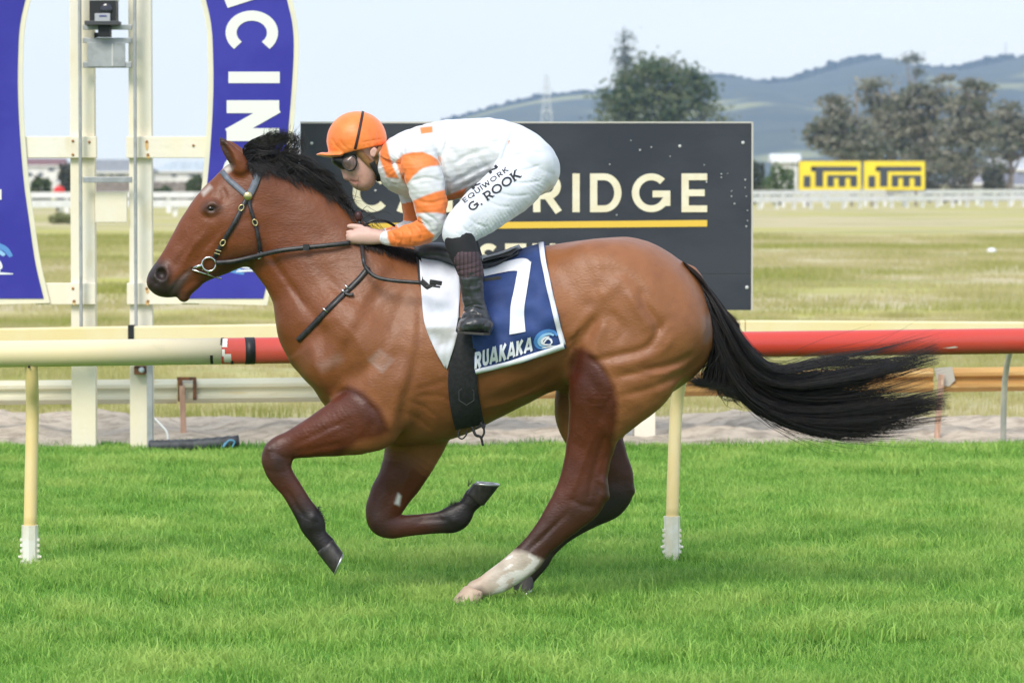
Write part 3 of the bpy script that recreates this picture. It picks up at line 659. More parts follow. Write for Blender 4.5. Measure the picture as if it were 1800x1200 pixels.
# ---- the back rail: cream box rail on slim posts
YB = 23.22
br_ = thing('running_rail', 'flat cream box rail on slim grey posts behind the goose neck rail', 'rail', (0, YB, 0))
BK = [(-700, 596), (0, 591), (520, 583), (1310, 577), (1800, 580), (2600, 584)]
for (pa, ya), (pb, yb) in zip(BK[:-1], BK[1:]):
    bevel(MB().beam(W(pa, ya, YB), W(pb - .6, yb, YB), .09, .10).build('rail_section', mat('cream_box_rail', (.85, .68, .34), .45, col2=(.86, .73, .44), nscale=1.2), br_), .008)
p0 = W(231.5, 586, YB); MB().box(p0[0] - .018, p0[0] + .018, YB - .052, YB + .052, p0[2] - .057, p0[2] + .053).build('joint_clip', m_black, br_)
for px, top in ((-500, 600), (640, 590), (1765, 622), (2500, 600)):
    x = W(px, 700, 23.9)[0]; zt = W(px, 590, YB)[2]
    MB().tube(catmull([(x + .004, 23.95, -.1), (x, 23.92, .25), (x + .002, 23.84, .48), (x + .014, 23.60, zt - .06), (x + .014, YB + .04, zt)], 10), .019, 10).build('post', mat('grey_post', (.50, .48, .40), .5, col2=(.42, .41, .36), nscale=8), br_, True)

# ---- guard rail: weathered W section boards on stakes
YG = 24.75
gr_ = thing('guard_rail', 'low weathered ribbed guard rail on wooden stakes along the sand', 'guard rail', (0, YG, 0))
m_gcream = mat('guard_cream', (.72, .68, .50), .6, col2=(.60, .60, .46), nscale=2, stretch=(.4, 1, 4), col3=(.55, .40, .16), n3=5, n3lo=.6, n3hi=.75)
m_gorange = mat('guard_orange', (.55, .32, .10), .6, col2=(.44, .23, .07), nscale=2, stretch=(.4, 1, 5), col3=(.70, .50, .22), n3=6, n3lo=.6, n3hi=.72)
def wbeam(pa, ya, pb, yb, m_, h=.155):
    a = np.array(W(pa, ya, YG)); b_ = np.array(W(pb, yb, YG)); prof = [(-.5, 0), (-.46, -.02), (-.30, -.045), (-.18, -.045), (-.06, -.012), (.06, -.012), (.18, -.045), (.30, -.045), (.46, -.02), (.5, 0)]
    V = []
    for e in (a, b_):
        for u, d in prof: V.append(e + np.array((0, d, u * h)))
    n = len(prof); F = [(i, i + 1, n + i + 1, n + i) for i in range(n - 1)]
    return solid(obj('rail_board', V, F, m_, gr_), .006)
wbeam(-700, 695, 312, 687.5, m_gcream); wbeam(318, 687.2, 850, 681, m_gcream); wbeam(856, 680.5, 1640, 668, m_gorange); wbeam(1648, 667.6, 2600, 655, m_gorange)
c = W(326, 686, YG); bk = MB()
bk.box(c[0] - .045, c[0] - .015, YG - .066, YG - .05, c[2] - .07, c[2] + .085).box(c[0] - .05, c[0] + .075, YG - .064, YG - .052, c[2] + .07, c[2] + .092).box(c[0] + .055, c[0] + .078, YG - .066, YG - .05, c[2] - .06, c[2] + .08)
bk.build('joint_bracket', m_rust, gr_)
for (px, t_, b_, lean) in ((320, 672, 770, .02), (985, 680, 785, .0), (1655, 652, 785, -.05), (-420, 680, 790, .0)):
    top = np.array(W(px, t_ + 6, YG - .09)); bot = np.array(W(px + lean * 200, b_, YG - .09)); bot[2] = -.1
    MB().beam(bot, top, .035, .04, (0, 1, 0)).build('stake', m_stake, gr_)
c = W(1655, 663, YG - .06); MB().prism([(c[0] - .05, c[2] + .06), (c[0] + .07, c[2] + .07), (c[0] + .09, c[2] - .02), (c[0] + .05, c[2] - .06), (c[0] - .02, c[2] - .05)], YG - .06, YG - .052).build('patch_plate', mat('grey_patch', (.45, .42, .36), .7), gr_)

# ---- finish post: two pairs of uprights with cross boards and the horseshoe boards
YF = 23.5
fp = thing('finish_post', 'tall cream timber finish post frame standing at the turf edge', 'finish post', W(195, 795, YF)[:2] + (0,))
def fbox(name, px0, px1, py0, py1, y0, y1, m_, par, bev=.005):
    x0, _, z1 = W(px0, py0, YF); x1, _, z0 = W(px1, py1, YF); z0 = max(z0, -.15)
    return bevel(MB().box(x0, x1, YF + y0, YF + y1, z0, z1).build(name, m_, par), bev)
fbox('upright', 120, 169, -420, 830, 0, .09, m_cream, fp); fbox('upright', 223.5, 269, -420, 830, 0, .09, m_cream, fp)
fbox('cross_board', 28, 171, 240, 278, -.042, -.002, m_cream, fp); fbox('cross_board', 223, 372, 240, 278, -.042, -.002, m_cream, fp)
fbox('cross_board', 62, 169, 497, 535, -.042, -.002, m_cream, fp); fbox('cross_board', 224, 352, 497, 535, -.042, -.002, m_cream, fp)
fbox('centre_board', 168, 224.5, 337, 391, -.036, -.003, m_cream, fp)
m_bolt = mat('bolt_rust', (.30, .14, .05), .8, col2=(.45, .22, .07), nscale=60)
for (px, py) in ((258, 249), (260, 272), (128, 248), (128, 272), (157, 250), (340, 256), (258, 507), (260, 529), (128, 507), (130, 529)):
    c = W(px, py, YF - .045); MB().ball(c, (.009, .006, .009), 8, 6).build('bolt', m_bolt, fp, True)
# rust streaks under the bolts (dirt with a shape of its own)
m_streak = mat('rust_streak', (.72, .42, .14), .8, col2=(.78, .60, .34), nscale=40)
for (px, py, l) in ((258, 250, 12), (260, 273, 4), (259, 530, 5), (259, 508, 6), (130, 530, 4)):
    a = W(px - 3.5, py, YF - .0445); b_ = W(px + 3.5, py + l, YF - .0445); d_ = W(px, py + l + 3, YF - .0445)
    obj('rust_streak', [(a[0], a[1], a[2]), (b_[0], a[1], a[2]), (b_[0] - .004, a[1], b_[2]), (d_[0], a[1], d_[2]), (a[0] + .005, a[1], b_[2])], [(0, 1, 2, 3, 4)], m_streak, fp)
# the horseshoe: a blue band with pale border, ends down, closed over the top
m_blue = mat('blue_board', (.036, .034, .32), .55, spec=.3, col2=(.048, .046, .36), nscale=1.5)
m_border = mat('pale_border', (.83, .77, .57), .5, col2=(.76, .72, .56), nscale=3)
m_letter = mat('white_letter', (.83, .82, .76), .5)
CX = 205.0
inner = [(331, 524), (346, 460), (357, 385), (366, 320), (373, 235), (376.5, 160), (376, 100), (373, 47), (363, 0), (345, -62), (315, -118), (270, -156), (205, -172)]
outer = [(464, 524), (482, 440), (496, 350), (507, 235), (513, 163), (517, 93), (515, 45), (505, 0), (486, -75), (450, -160), (392, -235), (310, -285), (205, -302)]
def mirror(L): return [(2 * CX - x, y) for x, y in L]
ic = [tuple(p) for p in catmull(inner, 40)]; oc = [tuple(p) for p in catmull(outer, 40)]
def off(Lst, d):
    P = np.array(Lst); T = np.gradient(P, axis=0); T /= np.linalg.norm(T, axis=1)[:, None]; N = np.stack([T[:, 1], -T[:, 0]], 1); return [tuple(q) for q in P + N * d]
full_i = ic + mirror(ic)[::-1][1:]; full_o = oc + mirror(oc)[::-1][1:]
def band(name, A, B, y0, y1, m_, par):
    n = len(A); V = []
    for y in (y0, y1):
        for L_ in (A, B):
            for (px, py) in L_: q = W(px, py, YF); V.append((q[0], YF + y, q[2]))
    F = []
    for i in range(n - 1):
        F += [(i, i + 1, n + i + 1, n + i), (2 * n + i, 3 * n + i, 3 * n + i + 1, 2 * n + i + 1), (i, 2 * n + i, 2 * n + i + 1, i + 1), (n + i, n + i + 1, 3 * n + i + 1, 3 * n + i)]
    F += [(0, n, 3 * n, 2 * n), (n - 1, 3 * n - 1, 4 * n - 1, 2 * n - 1)]
    return obj(name, V, F, m_, par)
bi = off(full_i, 9.0); bo = off(full_o, -9.0)
if bi[5][0] > full_i[5][0]: bi = off(full_i, -9.0); bo = off(full_o, 9.0)
# the border plate reaches a little below the blue band
def ext(L_):
    a, z = L_[0], L_[-1]; return [(a[0] - 2, a[1] + 10)] + L_ + [(z[0] + 2, z[1] + 10)]
hs = thing('horseshoe_board', 'big blue horseshoe board with pale border and white capitals on the finish post', 'sign', W(205, 535, YF - .05)[:2] + (W(205, 535, YF)[2],))
band('border', ext(bi), ext(bo), -.062, -.046, m_border, hs)
blue = band('blue_face', full_i, full_o, -.068, -.0635, m_blue, hs)
def flat_letters(name, text, t, track, m_, par, place): 
    S, w = lettering(text, t, track); v, f = letter_mesh(S, place); return solid(obj(name, v, f, m_, par), .003)
# right leg: letters turned a quarter clockwise, read downwards
def rot_place(cx, y0, size, wid):
    def pl(u, v, k):
        q = W(cx + (v - .5) * wid, y0 + u * size, YF); return (q[0], YF - .071 - k, q[2])
    return pl
for ch, cx, y0, hgt, wid, t in (('R', 434, -158, 70, 84, .26), ('A', 442, -60, 80, 88, .25), ('C', 444, 20, 84, 92, .21), ('I', 448, 127, 100, 90, .20), ('N', 446, 177, 94, 92, .24), ('G', 438, 264, 82, 90, .22)):
    S, w = lettering(ch, t, 0)
    S = [(np.array(A), np.array(B)) for A, B in S]
    v, f = letter_mesh(S, rot_place(cx, y0, hgt, wid)); solid(obj('letter', v, f, m_letter, blue), .003)
q0 = W(-6, 333, YF); q1 = W(5.5, 351, YF); MB().box(q0[0], q1[0], YF - .0735, YF - .0695, q1[2], q0[2]).build('letter', m_letter, blue)
def wave_logo(place, par, m1, m2, m3):
    """a curling wave with spray, in unit square coordinates"""
    v = []; f = []
    def ribbon(P, w0, w1, m_, k):
        P = catmull(P, 22); T = np.gradient(P, axis=0); T /= np.linalg.norm(T, axis=1)[:, None]; N = np.stack([-T[:, 1], T[:, 0]], 1); n = len(P)
        ww = np.linspace(w0, w1, n) * (.35 + .65 * np.sin(np.linspace(.2, math.pi - .1, n)))
        V = []; 
        for i in range(n): V += [place(*(P[i] + N[i] * ww[i]), k), place(*(P[i] - N[i] * ww[i]), k)]
        return obj('wave_stroke', V, [(2 * i, 2 * i + 1, 2 * i + 3, 2 * i + 2) for i in range(n - 1)], m_, par)
    ribbon([(.95, .62), (.80, .86), (.52, .95), (.22, .80), (.07, .48), (.20, .15), (.55, .02)], .10, .08, m1, .0000)
    ribbon([(.80, .66), (.62, .78), (.38, .72), (.22, .50), (.30, .24), (.58, .10)], .09, .05, m2, .0005)
    ribbon([(.62, .62), (.45, .60), (.34, .46), (.42, .28), (.70, .20)], .06, .05, m3, .0010)
    ribbon([(.40, .30), (.52, .52), (.66, .48), (.72, .30), (.60, .22)], .05, .03, m3, .0013)
    ribbon([(.35, .10), (.65, .13), (1.0, .12)], .04, .03, m3, .0016)
m_w1 = mat('wave_blue', (.10, .28, .62), .5); m_w2 = mat('wave_pale_blue', (.30, .55, .80), .5); m_w3 = mat('wave_white', (.80, .82, .84), .5)
def lp(px0, py0, w, h):
    def pl(u, v, k): q = W(px0 + u * w, py0 + (1 - v) * h, YF); return (q[0], YF - .0695 - k, q[2])
    return pl
wave_logo(lp(-50, 428, 76, 60), blue, m_w1, m_w2, m_w3); wave_logo(lp(392, 428, 70, 54), blue, m_w1, m_w2, m_w3)

# ---- aluminium ladder frame in front of the uprights with a camera
lf = thing('ladder_stand', 'grey aluminium ladder stand fixed in front of the finish post', 'stand', W(193, 795, YF - .1)[:2] + (0,))
def lbox(name, px0, px1, py0, py1, y0, y1, m_=m_grey, par=lf): return fbox(name, px0, px1, py0, py1, y0, y1, m_, par, .003)
lbox('leg', 139, 149, -420, 640, -.13, -.085); lbox('leg', 235.5, 245, -420, 640, -.13, -.085)
lbox('leg', 261, 272, 575, 830, -.13, -.085)
for y0, y1 in ((45, 54), (68, 77), (110, 120.5), (311, 321)): lbox('cross_bar', 149.3, 235.2, y0, y1, -.12, -.09)
lbox('plate', 158, 224, 76, 119, -.127, -.121); lbox('plate_rib', 200, 203, 78, 118, -.131, -.1275, mat('pale_rib', (.6, .6, .57), .5))
cm_ = thing('camera', 'black box camera with side knob mounted on the ladder frame', 'camera', W(188, 68, YF - .11))
lbox('housing', 164, 210, 4, 40, -.22, -.05, m_black, cm_); lbox('hood', 156, 215, 39.5, 47, -.24, -.05, mat('hood', (.06, .06, .065), .5), cm_)
lbox('display_unit', 174, 201, 27, 41, -.245, -.225, mat('unit_grey', (.42, .42, .45), .4), cm_); lbox('screen', 182, 195, 30, 33, -.2475, -.2455, mat('unit_screen', (.06, .07, .22), .3), cm_)
lbox('tilt_head', 178, 199, 47.3, 67, -.19, -.08, m_black, cm_); c = W(170, 62, YF - .13); MB().tube([(c[0] - .015, c[1], c[2]), (c[0] + .05, c[1], c[2])], [.018, .009], 10).build('knob', m_black, cm_, True)
MB().ball(W(187, 17, YF - .221), (.04, .012, .04), 16, 10).build('lens', mat('lens_glass', (.02, .02, .03), .05, spec=.8), cm_, True)
lbox('shield', 163, 211, -30, 4, -.22, -.05, mat('shield', (.66, .66, .68), .4), cm_)

# ---- things on the ground by the finish post
mt = thing('rubber_hose', 'thick black ribbed rubber hose lying on the sand by the finish post', 'hose', W(340, 785, 23.3)[:2] + (.05,))
hp = catmull([W(262, 784, 23.3), W(300, 783, 23.3), (W(350, 781, 23.3)), W(420, 775, 23.3)], 24)
MB().tube(hp, [.036 + .004 * (i % 2) for i in range(24)], 12).build('hose', mat('rubber', (.03, .032, .035), .6, col2=(.06, .065, .07), nscale=20), mt, True)
tag(MB().tube(catmull([W(396, 778, 23.24), W(392, 786, 23.22), W(402, 774, 23.23), W(412, 776, 23.24), W(408, 786, 23.24)], 20), .006, 6).build('cord', mat('blue_cord', (.10, .30, .45), .6), None, True), 'short loop of blue cord hanging on the black rubber hose', 'cord')
tag(MB().tube(catmull([W(271, 735, 23.4), W(284, 748, 23.4), W(294, 762, 23.4), W(295, 790, 23.4)], 16), .007, 8).build('cable', mat('white_cable', (.78, .78, .76), .5), None, True), 'white cable hanging from the grey leg down to the sand', 'cable')
dev = thing('junction_box', 'small rusty junction box with a white dome under the rail on the cream upright', 'box', W(247, 650, YF - .1))
lbox('case', 238, 258, 642, 657, -.09, -.003, m_rust, dev); c = W(249, 650, YF - .09); MB().ball(c, (.020, .016, .018), 12, 8).build('dome', mat('dome', (.7, .78, .84), .25), dev, True)

# ---- the black sign board
YS = 24.2
sg = thing('sign_board', 'long black sign board with cream capitals over a yellow line', 'sign', W(924, 785, YS)[:2] + (0,))
a = W(528, 217, YS); b_ = W(1320, 545, YS)
m_sign = mat('charcoal_board', (.034, .039, .050), .5, spec=.3, col2=(.046, .051, .062), nscale=1.6, stretch=(.6, 1, 1.4), col3=(.12, .125, .13), n3=22, n3lo=.73, n3hi=.80)
zm = W(900, 482, YS)[2]
bevel(MB().box(a[0], b_[0], YS, YS + .03, zm + .0003, a[2]).build('panel', m_sign, sg), .003); bevel(MB().box(a[0], b_[0], YS, YS + .03, b_[2], zm - .0003).build('panel', m_sign, sg), .003)
MB().box(b_[0] + .001, b_[0] + .012, YS - .004, YS + .034, b_[2], a[2] + .01).build('edge_strip', mat('edge_strip', (.55, .52, .46), .5), sg); MB().box(a[0], b_[0], YS - .004, YS + .034, a[2] + .001, a[2] + .011).build('edge_strip', mat('edge_strip', (.55, .52, .46), .5), sg)
for px0, px1 in ((1115, 1152), (640, 676)):
    q = W(px0, 785, YS + .06); MB().box(q[0], W(px1, 785, YS)[0], YS + .036, YS + .12, -.1, a[2] - .05).build('leg', m_cream, sg)
q = W(1101, 785, YS); MB().box(q[0], q[0] + .04, YS + .04, YS + .09, -.1, a[2] - .3).build('brace', m_grey, sg)
m_signletter = mat('cream_letter', (.84, .77, .58), .5, col2=(.80, .71, .50), nscale=9)
def sign_letters(text, px0, px1, py0, py1, t, track, name='letter'):
    S, w = lettering(text, t, track); n = 0
    # one part per letter
    x = 0
    for ch in text:
        St, wd = lettering(ch, t, 0)
        def pl(u, v, k, x=x):
            q = W(px0 + (x + u) / w * (px1 - px0), py1 - v * (py1 - py0), YS); return (q[0], YS - .0045 - k * 2, q[2])
        v, f = letter_mesh(St, pl); solid(obj(name, v, f, m_signletter, sg), .003)
        x += glyph(ch, t)[1] + track
sign_letters('CAMBRIDGE', 620, 1243, 305, 373, .175, .25)
sign_letters('STUD', 841, 1030, 428, 490, .175, .19)
q0 = W(620, 398.5, YS); q1 = W(1243, 392.5, YS); hh = .021
obj('yellow_line', [(q0[0], YS - .004, q0[2] - hh), (q1[0], YS - .004, q1[2] - hh), (q1[0], YS - .004, q1[2] + hh), (q0[0], YS - .004, q0[2] + hh)], [(0, 1, 2, 3)], mat('yellow_line', (.80, .52, .06), .5), sg)
m_stud = mat('bolt_pale', (.62, .62, .60), .5)
for px, py, r_ in ((548, 252, .012), (1306, 251, .014), (1195, 257, .013), (1125, 264, .008), (1145, 259, .006), (1268, 306, .006), (1310, 316, .007), (1312, 345, .005), (1312, 398, .007), (1313, 505, .015), (1178, 275, .005), (1238, 290, .005), (1242, 320, .007), (1291, 358, .007), (660, 335, .009), (1084, 378, .006), (1072, 289, .006), (1268, 312, .006), (1109, 247, .005), (1286, 345, .006), (1314, 370, .005), (1314, 388, .005), (1310, 330, .005), (1286, 336, .005), (1279, 305, .004)):
    MB().ball(W(px, py, YS - .003), (r_ * .8, .006, r_ * .8), 8, 6).build('bolt', m_stud, sg, True)

# ================================================================== HELPERS: smooth bodies from distance fields
class Limb:
    """a limb traced in the photograph: pairs of outline points (pixels), its depth offset from the horse's plane and half depth (m)"""
    def __init__(s, rows, n=48):
        C = []
        for (a, b_, yc, dep) in rows:
            A = np.array(H(a[0], a[1], yc)); B = np.array(H(b_[0], b_[1], yc)); m = (A + B) / 2
            C.append((m[0], m[2], math.hypot(B[0] - A[0], B[2] - A[2]) / 2, yc, dep))
        s.C = catmull(C, n); s.C[:, 2] = np.maximum(s.C[:, 2], .002); s.C[:, 4] = np.maximum(s.C[:, 4], .002)
    def bounds(s, pad):
        C = s.C; r = C[:, 2] + pad
        return (C[:, 0] - r).min(), (C[:, 0] + r).max(), (C[:, 3] - C[:, 4]).min() - pad + HY, (C[:, 3] + C[:, 4]).max() + pad + HY, (C[:, 1] - r).min(), (C[:, 1] + r).max()
    def flat(s, x, z):
        """nearest centre line values for side view points"""
        best = np.full(x.shape, 1e9, np.float32); d_ = np.zeros(x.shape, np.float32); w_ = d_.copy(); yc_ = d_.copy(); dep_ = d_.copy(); t_ = d_.copy()
        n = len(s.C)
        for i in range(n - 1):
            a = s.C[i]; b_ = s.C[i + 1]; ex, ez = b_[0] - a[0], b_[1] - a[1]; L2 = ex * ex + ez * ez + 1e-12
            t = np.clip(((x - a[0]) * ex + (z - a[1]) * ez) / L2, 0, 1)
            dx = x - a[0] - t * ex; dz = z - a[1] - t * ez; d = np.sqrt(dx * dx + dz * dz); w = a[2] + (b_[2] - a[2]) * t
            k = d - w; m = k < best
            best[m] = k[m]; d_[m] = d[m]; w_[m] = w[m]; yc_[m] = (a[3] + (b_[3] - a[3]) * t)[m]; dep_[m] = (a[4] + (b_[4] - a[4]) * t)[m]; t_[m] = ((i + t) / (n - 1))[m]
        return d_, w_, yc_, dep_, t_
    def combine(s, fl, y):
        d, w, yc, dep, t = fl
        return (np.sqrt((d / w) ** 2 + ((y - HY - yc) / dep) ** 2) - 1) * np.minimum(w, dep)
    def at(s, P):
        fl = s.flat(P[:, 0].astype(np.float32), P[:, 2].astype(np.float32)); return s.combine(fl, P[:, 1]), fl[4]
class Blob:
    """ellipsoid given by photo centre, depth offset and radii in metres (rx, ry, rz), turned by ang in the side view"""
    def __init__(s, px, py, dy, rx, ry, rz, ang=0):
        s.c = np.array(H(px, py, dy)); s.r = np.array((rx, ry, rz)); s.a = R(ang)
    def bounds(s, pad):
        r = max(s.r[0], s.r[2]) + pad; return s.c[0] - r, s.c[0] + r, s.c[1] - s.r[1] - pad, s.c[1] + s.r[1] + pad, s.c[2] - r, s.c[2] + r
    def val(s, x, y, z):
        X = x - s.c[0]; Z = z - s.c[2]; ca, sa = math.cos(s.a), math.sin(s.a)
        u = X * ca + Z * sa; v = -X * sa + Z * ca
        return (np.sqrt((u / s.r[0]) ** 2 + ((y - s.c[1]) / s.r[1]) ** 2 + (v / s.r[2]) ** 2) - 1) * s.r.min()
    def at(s, P): return s.val(P[:, 0], P[:, 1], P[:, 2]), np.zeros(len(P))
def smin(a, b_, k):
    return np.minimum(a, b_) - np.square(np.maximum(k - np.abs(a - b_), 0)) * (1 / (4 * k))
class Field:
    def __init__(s, x0, x1, y0, y1, z0, z1, h):
        s.h = h; s.o = np.array((x0, y0, z0)); s.x = np.arange(x0, x1, h, dtype=np.float32); s.y = np.arange(y0, y1, h, dtype=np.float32); s.z = np.arange(z0, z1, h, dtype=np.float32)
        s.f = np.full((len(s.x), len(s.y), len(s.z)), .5, np.float32)
    def sl(s, b_):
        r = []
        for ax, lo, hi in ((s.x, b_[0], b_[1]), (s.y, b_[2], b_[3]), (s.z, b_[4], b_[5])):
            i0 = max(0, int((lo - ax[0]) / s.h)); i1 = min(len(ax), int((hi - ax[0]) / s.h) + 2); r.append(slice(i0, max(i1, i0 + 1)))
        return tuple(r)
    def limb(s, L, k=.03, pad=.06, sub=False):
        q = s.sl(L.bounds(pad)); x = s.x[q[0]]; y = s.y[q[1]]; z = s.z[q[2]]
        if isinstance(L, Limb):
            X, Z = np.meshgrid(x, z, indexing='ij'); fl = L.flat(X, Z); fl = [a[:, None, :] for a in fl]; v = L.combine(fl, y[None, :, None])
        else:
            v = L.val(x[:, None, None], y[None, :, None], z[None, None, :])
        v = v.astype(np.float32)
        if sub: s.f[q] = -smin(-s.f[q], v, k)
        else: s.f[q] = smin(s.f[q], v, k)
    def profile(s, top, bot, hw, pw, k=.03, egg=.2, yc=0.0):
        """a trunk given by its upper and lower outline and half width over x"""
        x = s.x; m = (x > bot[0][0]) & (x < bot[-1][0])
        tx = np.array([p[0] for p in top]); tz = np.array([p[1] for p in top]); bx = np.array([p[0] for p in bot]); bz = np.array([p[1] for p in bot])
        wx = np.array([p[0] for p in hw]); wz = np.array([p[1] for p in hw]); ex = np.array([p[0] for p in egg]); ez = np.array([p[1] for p in egg])
        T = smooth_interp(x, tx, tz); B = smooth_interp(x, bx, bz); Wd = smooth_interp(x, wx, wz); E = np.interp(x, ex, ez)
        hh = np.maximum((T - B) / 2, .004); zc = (T + B) / 2
        i = np.where(m)[0]; i0, i1 = i[0], i[-1] + 1
        Y = np.abs(s.y[None, :, None] - HY - yc); u = (s.z[None, None, :] - zc[i0:i1, None, None]) / hh[i0:i1, None, None]
        g_ = 1 - E[i0:i1, None, None] * np.clip(u, 0, 1.2) ** 1.5 - .10 * np.clip(-u, 0, 1.2) ** 2
        q = (np.abs(Y / (Wd[i0:i1, None, None] * g_)) ** pw + np.abs(u) ** pw) ** (1 / pw) - 1
        v = (q * np.minimum(Wd, hh)[i0:i1, None, None]).astype(np.float32)
        s.f[i0:i1] = smin(s.f[i0:i1], v, k)
    def lines(s, L, ymin=.0, gd=1.0, gw=1.0):
        """grooves (depth > 0) and ridges (depth < 0) along side view lines: (points px, depth m, width m, side: -1 near, 1 far, 0 both)"""
        for pts, dep, wid, side in L:
            dep *= gd; wid *= gw
            P = catmull([[H(a, b_)[0], H(a, b_)[2]] for a, b_ in pts], 24) if len(pts) > 1 else np.array([[H(*pts[0])[0], H(*pts[0])[2]]] * 2)
            pad = wid * 2.6; q = s.sl((P[:, 0].min() - pad, P[:, 0].max() + pad, -1e3, 1e3, P[:, 1].min() - pad, P[:, 1].max() + pad))
            X, Z = np.meshgrid(s.x[q[0]], s.z[q[2]], indexing='ij'); best = np.full(X.shape, 1e9); tt = np.zeros(X.shape)
            n = len(P)
            for i in range(n - 1):
                e = P[i + 1] - P[i]; L2 = e @ e + 1e-12; t = np.clip(((X - P[i, 0]) * e[0] + (Z - P[i, 1]) * e[1]) / L2, 0, 1)
                d = np.hypot(X - P[i, 0] - t * e[0], Z - P[i, 1] - t * e[1]); m = d < best; best[m] = d[m]; tt[m] = ((i + t) / (n - 1))[m]
            fade = np.clip(np.minimum(tt, 1 - tt) * 5 + .25, 0, 1) if len(pts) > 1 else 1
            a = (dep * np.exp(-(best / wid) ** 2) * fade).astype(np.float32)
            yy = s.y - HY
            if side < 0: my = np.clip((-yy - ymin) / .03, 0, 1)
            elif side > 0: my = np.clip((yy - ymin) / .03, 0, 1)
            else: my = np.clip((np.abs(yy) - ymin) / .03, 0, 1)
            s.f[q[0], :, q[2]] += a[:, None, :] * my[None, :, None].astype(np.float32)
    def mesh(s):
        return surface_nets(s.f, s.o, s.h)
def smooth_interp(x, xp, fp):
    """monotone cubic interpolation"""
    xp = np.asarray(xp, float); fp = np.asarray(fp, float); h = np.diff(xp); d = np.diff(fp) / h; m = np.zeros_like(fp)
    m[1:-1] = np.where(d[:-1] * d[1:] > 0, 2 * d[:-1] * d[1:] / (d[:-1] + d[1:] + 1e-12), 0); m[0] = d[0]; m[-1] = d[-1]
    xx = np.clip(x, xp[0], xp[-1]); i = np.clip(np.searchsorted(xp, xx) - 1, 0, len(xp) - 2); t = (xx - xp[i]) / h[i]
    return (2 * t ** 3 - 3 * t ** 2 + 1) * fp[i] + (t ** 3 - 2 * t ** 2 + t) * h[i] * m[i] + (-2 * t ** 3 + 3 * t ** 2) * fp[i + 1] + (t ** 3 - t ** 2) * h[i] * m[i + 1]
def surface_nets(f, origin, h):
    s = f < 0; c = np.zeros(tuple(n - 1 for n in f.shape), np.uint8)
    corners = [(i, j, k) for i in (0, 1) for j in (0, 1) for k in (0, 1)]
    def sh(a, o): return a[o[0]:a.shape[0] - 1 + o[0], o[1]:a.shape[1] - 1 + o[1], o[2]:a.shape[2] - 1 + o[2]]
    for o in corners: c += sh(s, o)
    act = (c > 0) & (c < 8); idx = np.argwhere(act); N = len(idx)
    vals = np.stack([f[idx[:, 0] + o[0], idx[:, 1] + o[1], idx[:, 2] + o[2]] for o in corners], 1)
    acc = np.zeros((N, 3)); cnt = np.zeros(N)
    for a in range(8):
        for b_ in range(a + 1, 8):
            d = np.array(corners[b_]) - np.array(corners[a])
            if np.abs(d).sum() != 1: continue
            va, vb = vals[:, a], vals[:, b_]; m = (va < 0) != (vb < 0); t = np.where(m, va / np.where(m, va - vb, 1), 0)
            acc += np.where(m[:, None], np.array(corners[a]) + t[:, None] * d, 0); cnt += m
    P = (idx + acc / cnt[:, None]) * h + origin
    ids = np.full(act.shape, -1, np.int64); ids[act] = np.arange(N); Q = []
    for ax in range(3):
        u, v = [(1, 2), (2, 0), (0, 1)][ax]
        sl0 = [slice(None)] * 3; sl1 = [slice(None)] * 3; sl0[ax] = slice(0, -1); sl1[ax] = slice(1, None)
        a, b_ = s[tuple(sl0)], s[tuple(sl1)]; e = np.argwhere(a != b_)
        ok = (e[:, u] > 0) & (e[:, v] > 0) & (e[:, u] < s.shape[u] - 1) & (e[:, v] < s.shape[v] - 1); e = e[ok]
        ins = a[e[:, 0], e[:, 1], e[:, 2]]
        def cell(du, dv):
            q = e.copy(); q[:, u] += du; q[:, v] += dv; return ids[q[:, 0], q[:, 1], q[:, 2]]
        q = np.stack([cell(-1, -1), cell(0, -1), cell(0, 0), cell(-1, 0)], 1); q[~ins] = q[~ins][:, ::-1]; Q.append(q)
    return P, np.vstack(Q)
def relax(P, Q, n=2, k=.5):
    E = np.vstack([Q[:, [0, 1]], Q[:, [1, 2]], Q[:, [2, 3]], Q[:, [3, 0]]]); E = np.vstack([E, E[:, ::-1]])
    for _ in range(n):
        S = np.zeros_like(P); c = np.bincount(E[:, 0], minlength=len(P))[:, None]
        for j in range(3): S[:, j] = np.bincount(E[:, 0], weights=P[E[:, 1], j], minlength=len(P))
        P = P + k * (S / np.maximum(c, 1) - P)
    return P
def poly_in(px, py, poly, soft=4.0):
    """1 inside the outline, 0 outside, with a soft edge of about that many pixels"""
    ins = np.zeros(px.shape, bool); dmin = np.full(px.shape, 1e9); n = len(poly)
    for i in range(n):
        x0, y0 = poly[i]; x1, y1 = poly[(i + 1) % n]
        c = ((y0 > py) != (y1 > py)) & (px < (x1 - x0) * (py - y0) / ((y1 - y0) or 1e-9) + x0); ins ^= c
        ex, ey = x1 - x0, y1 - y0; t = np.clip(((px - x0) * ex + (py - y0) * ey) / (ex * ex + ey * ey + 1e-9), 0, 1)
        dmin = np.minimum(dmin, np.hypot(px - x0 - t * ex, py - y0 - t * ey))
    sd = np.where(ins, dmin, -dmin); return np.clip(sd / soft * .5 + .5, 0, 1)
def vnoise(P, s, seed=0):
    """cheap smooth noise from sines, about -1..1"""
    r = np.random.default_rng(seed); v = np.zeros(len(P))
    for k in range(7):
        d = r.normal(size=3) * s * (1 + .35 * k); v += np.sin(P @ d + r.uniform(0, 6.28)) / (1 + .35 * k)
    return v / 2.6
def bvh_of(P, Q): return BVHTree.FromPolygons([tuple(p) for p in P], [tuple(int(i) for i in q) for q in Q])
CAMV = Vector((0, 0, CAMH))
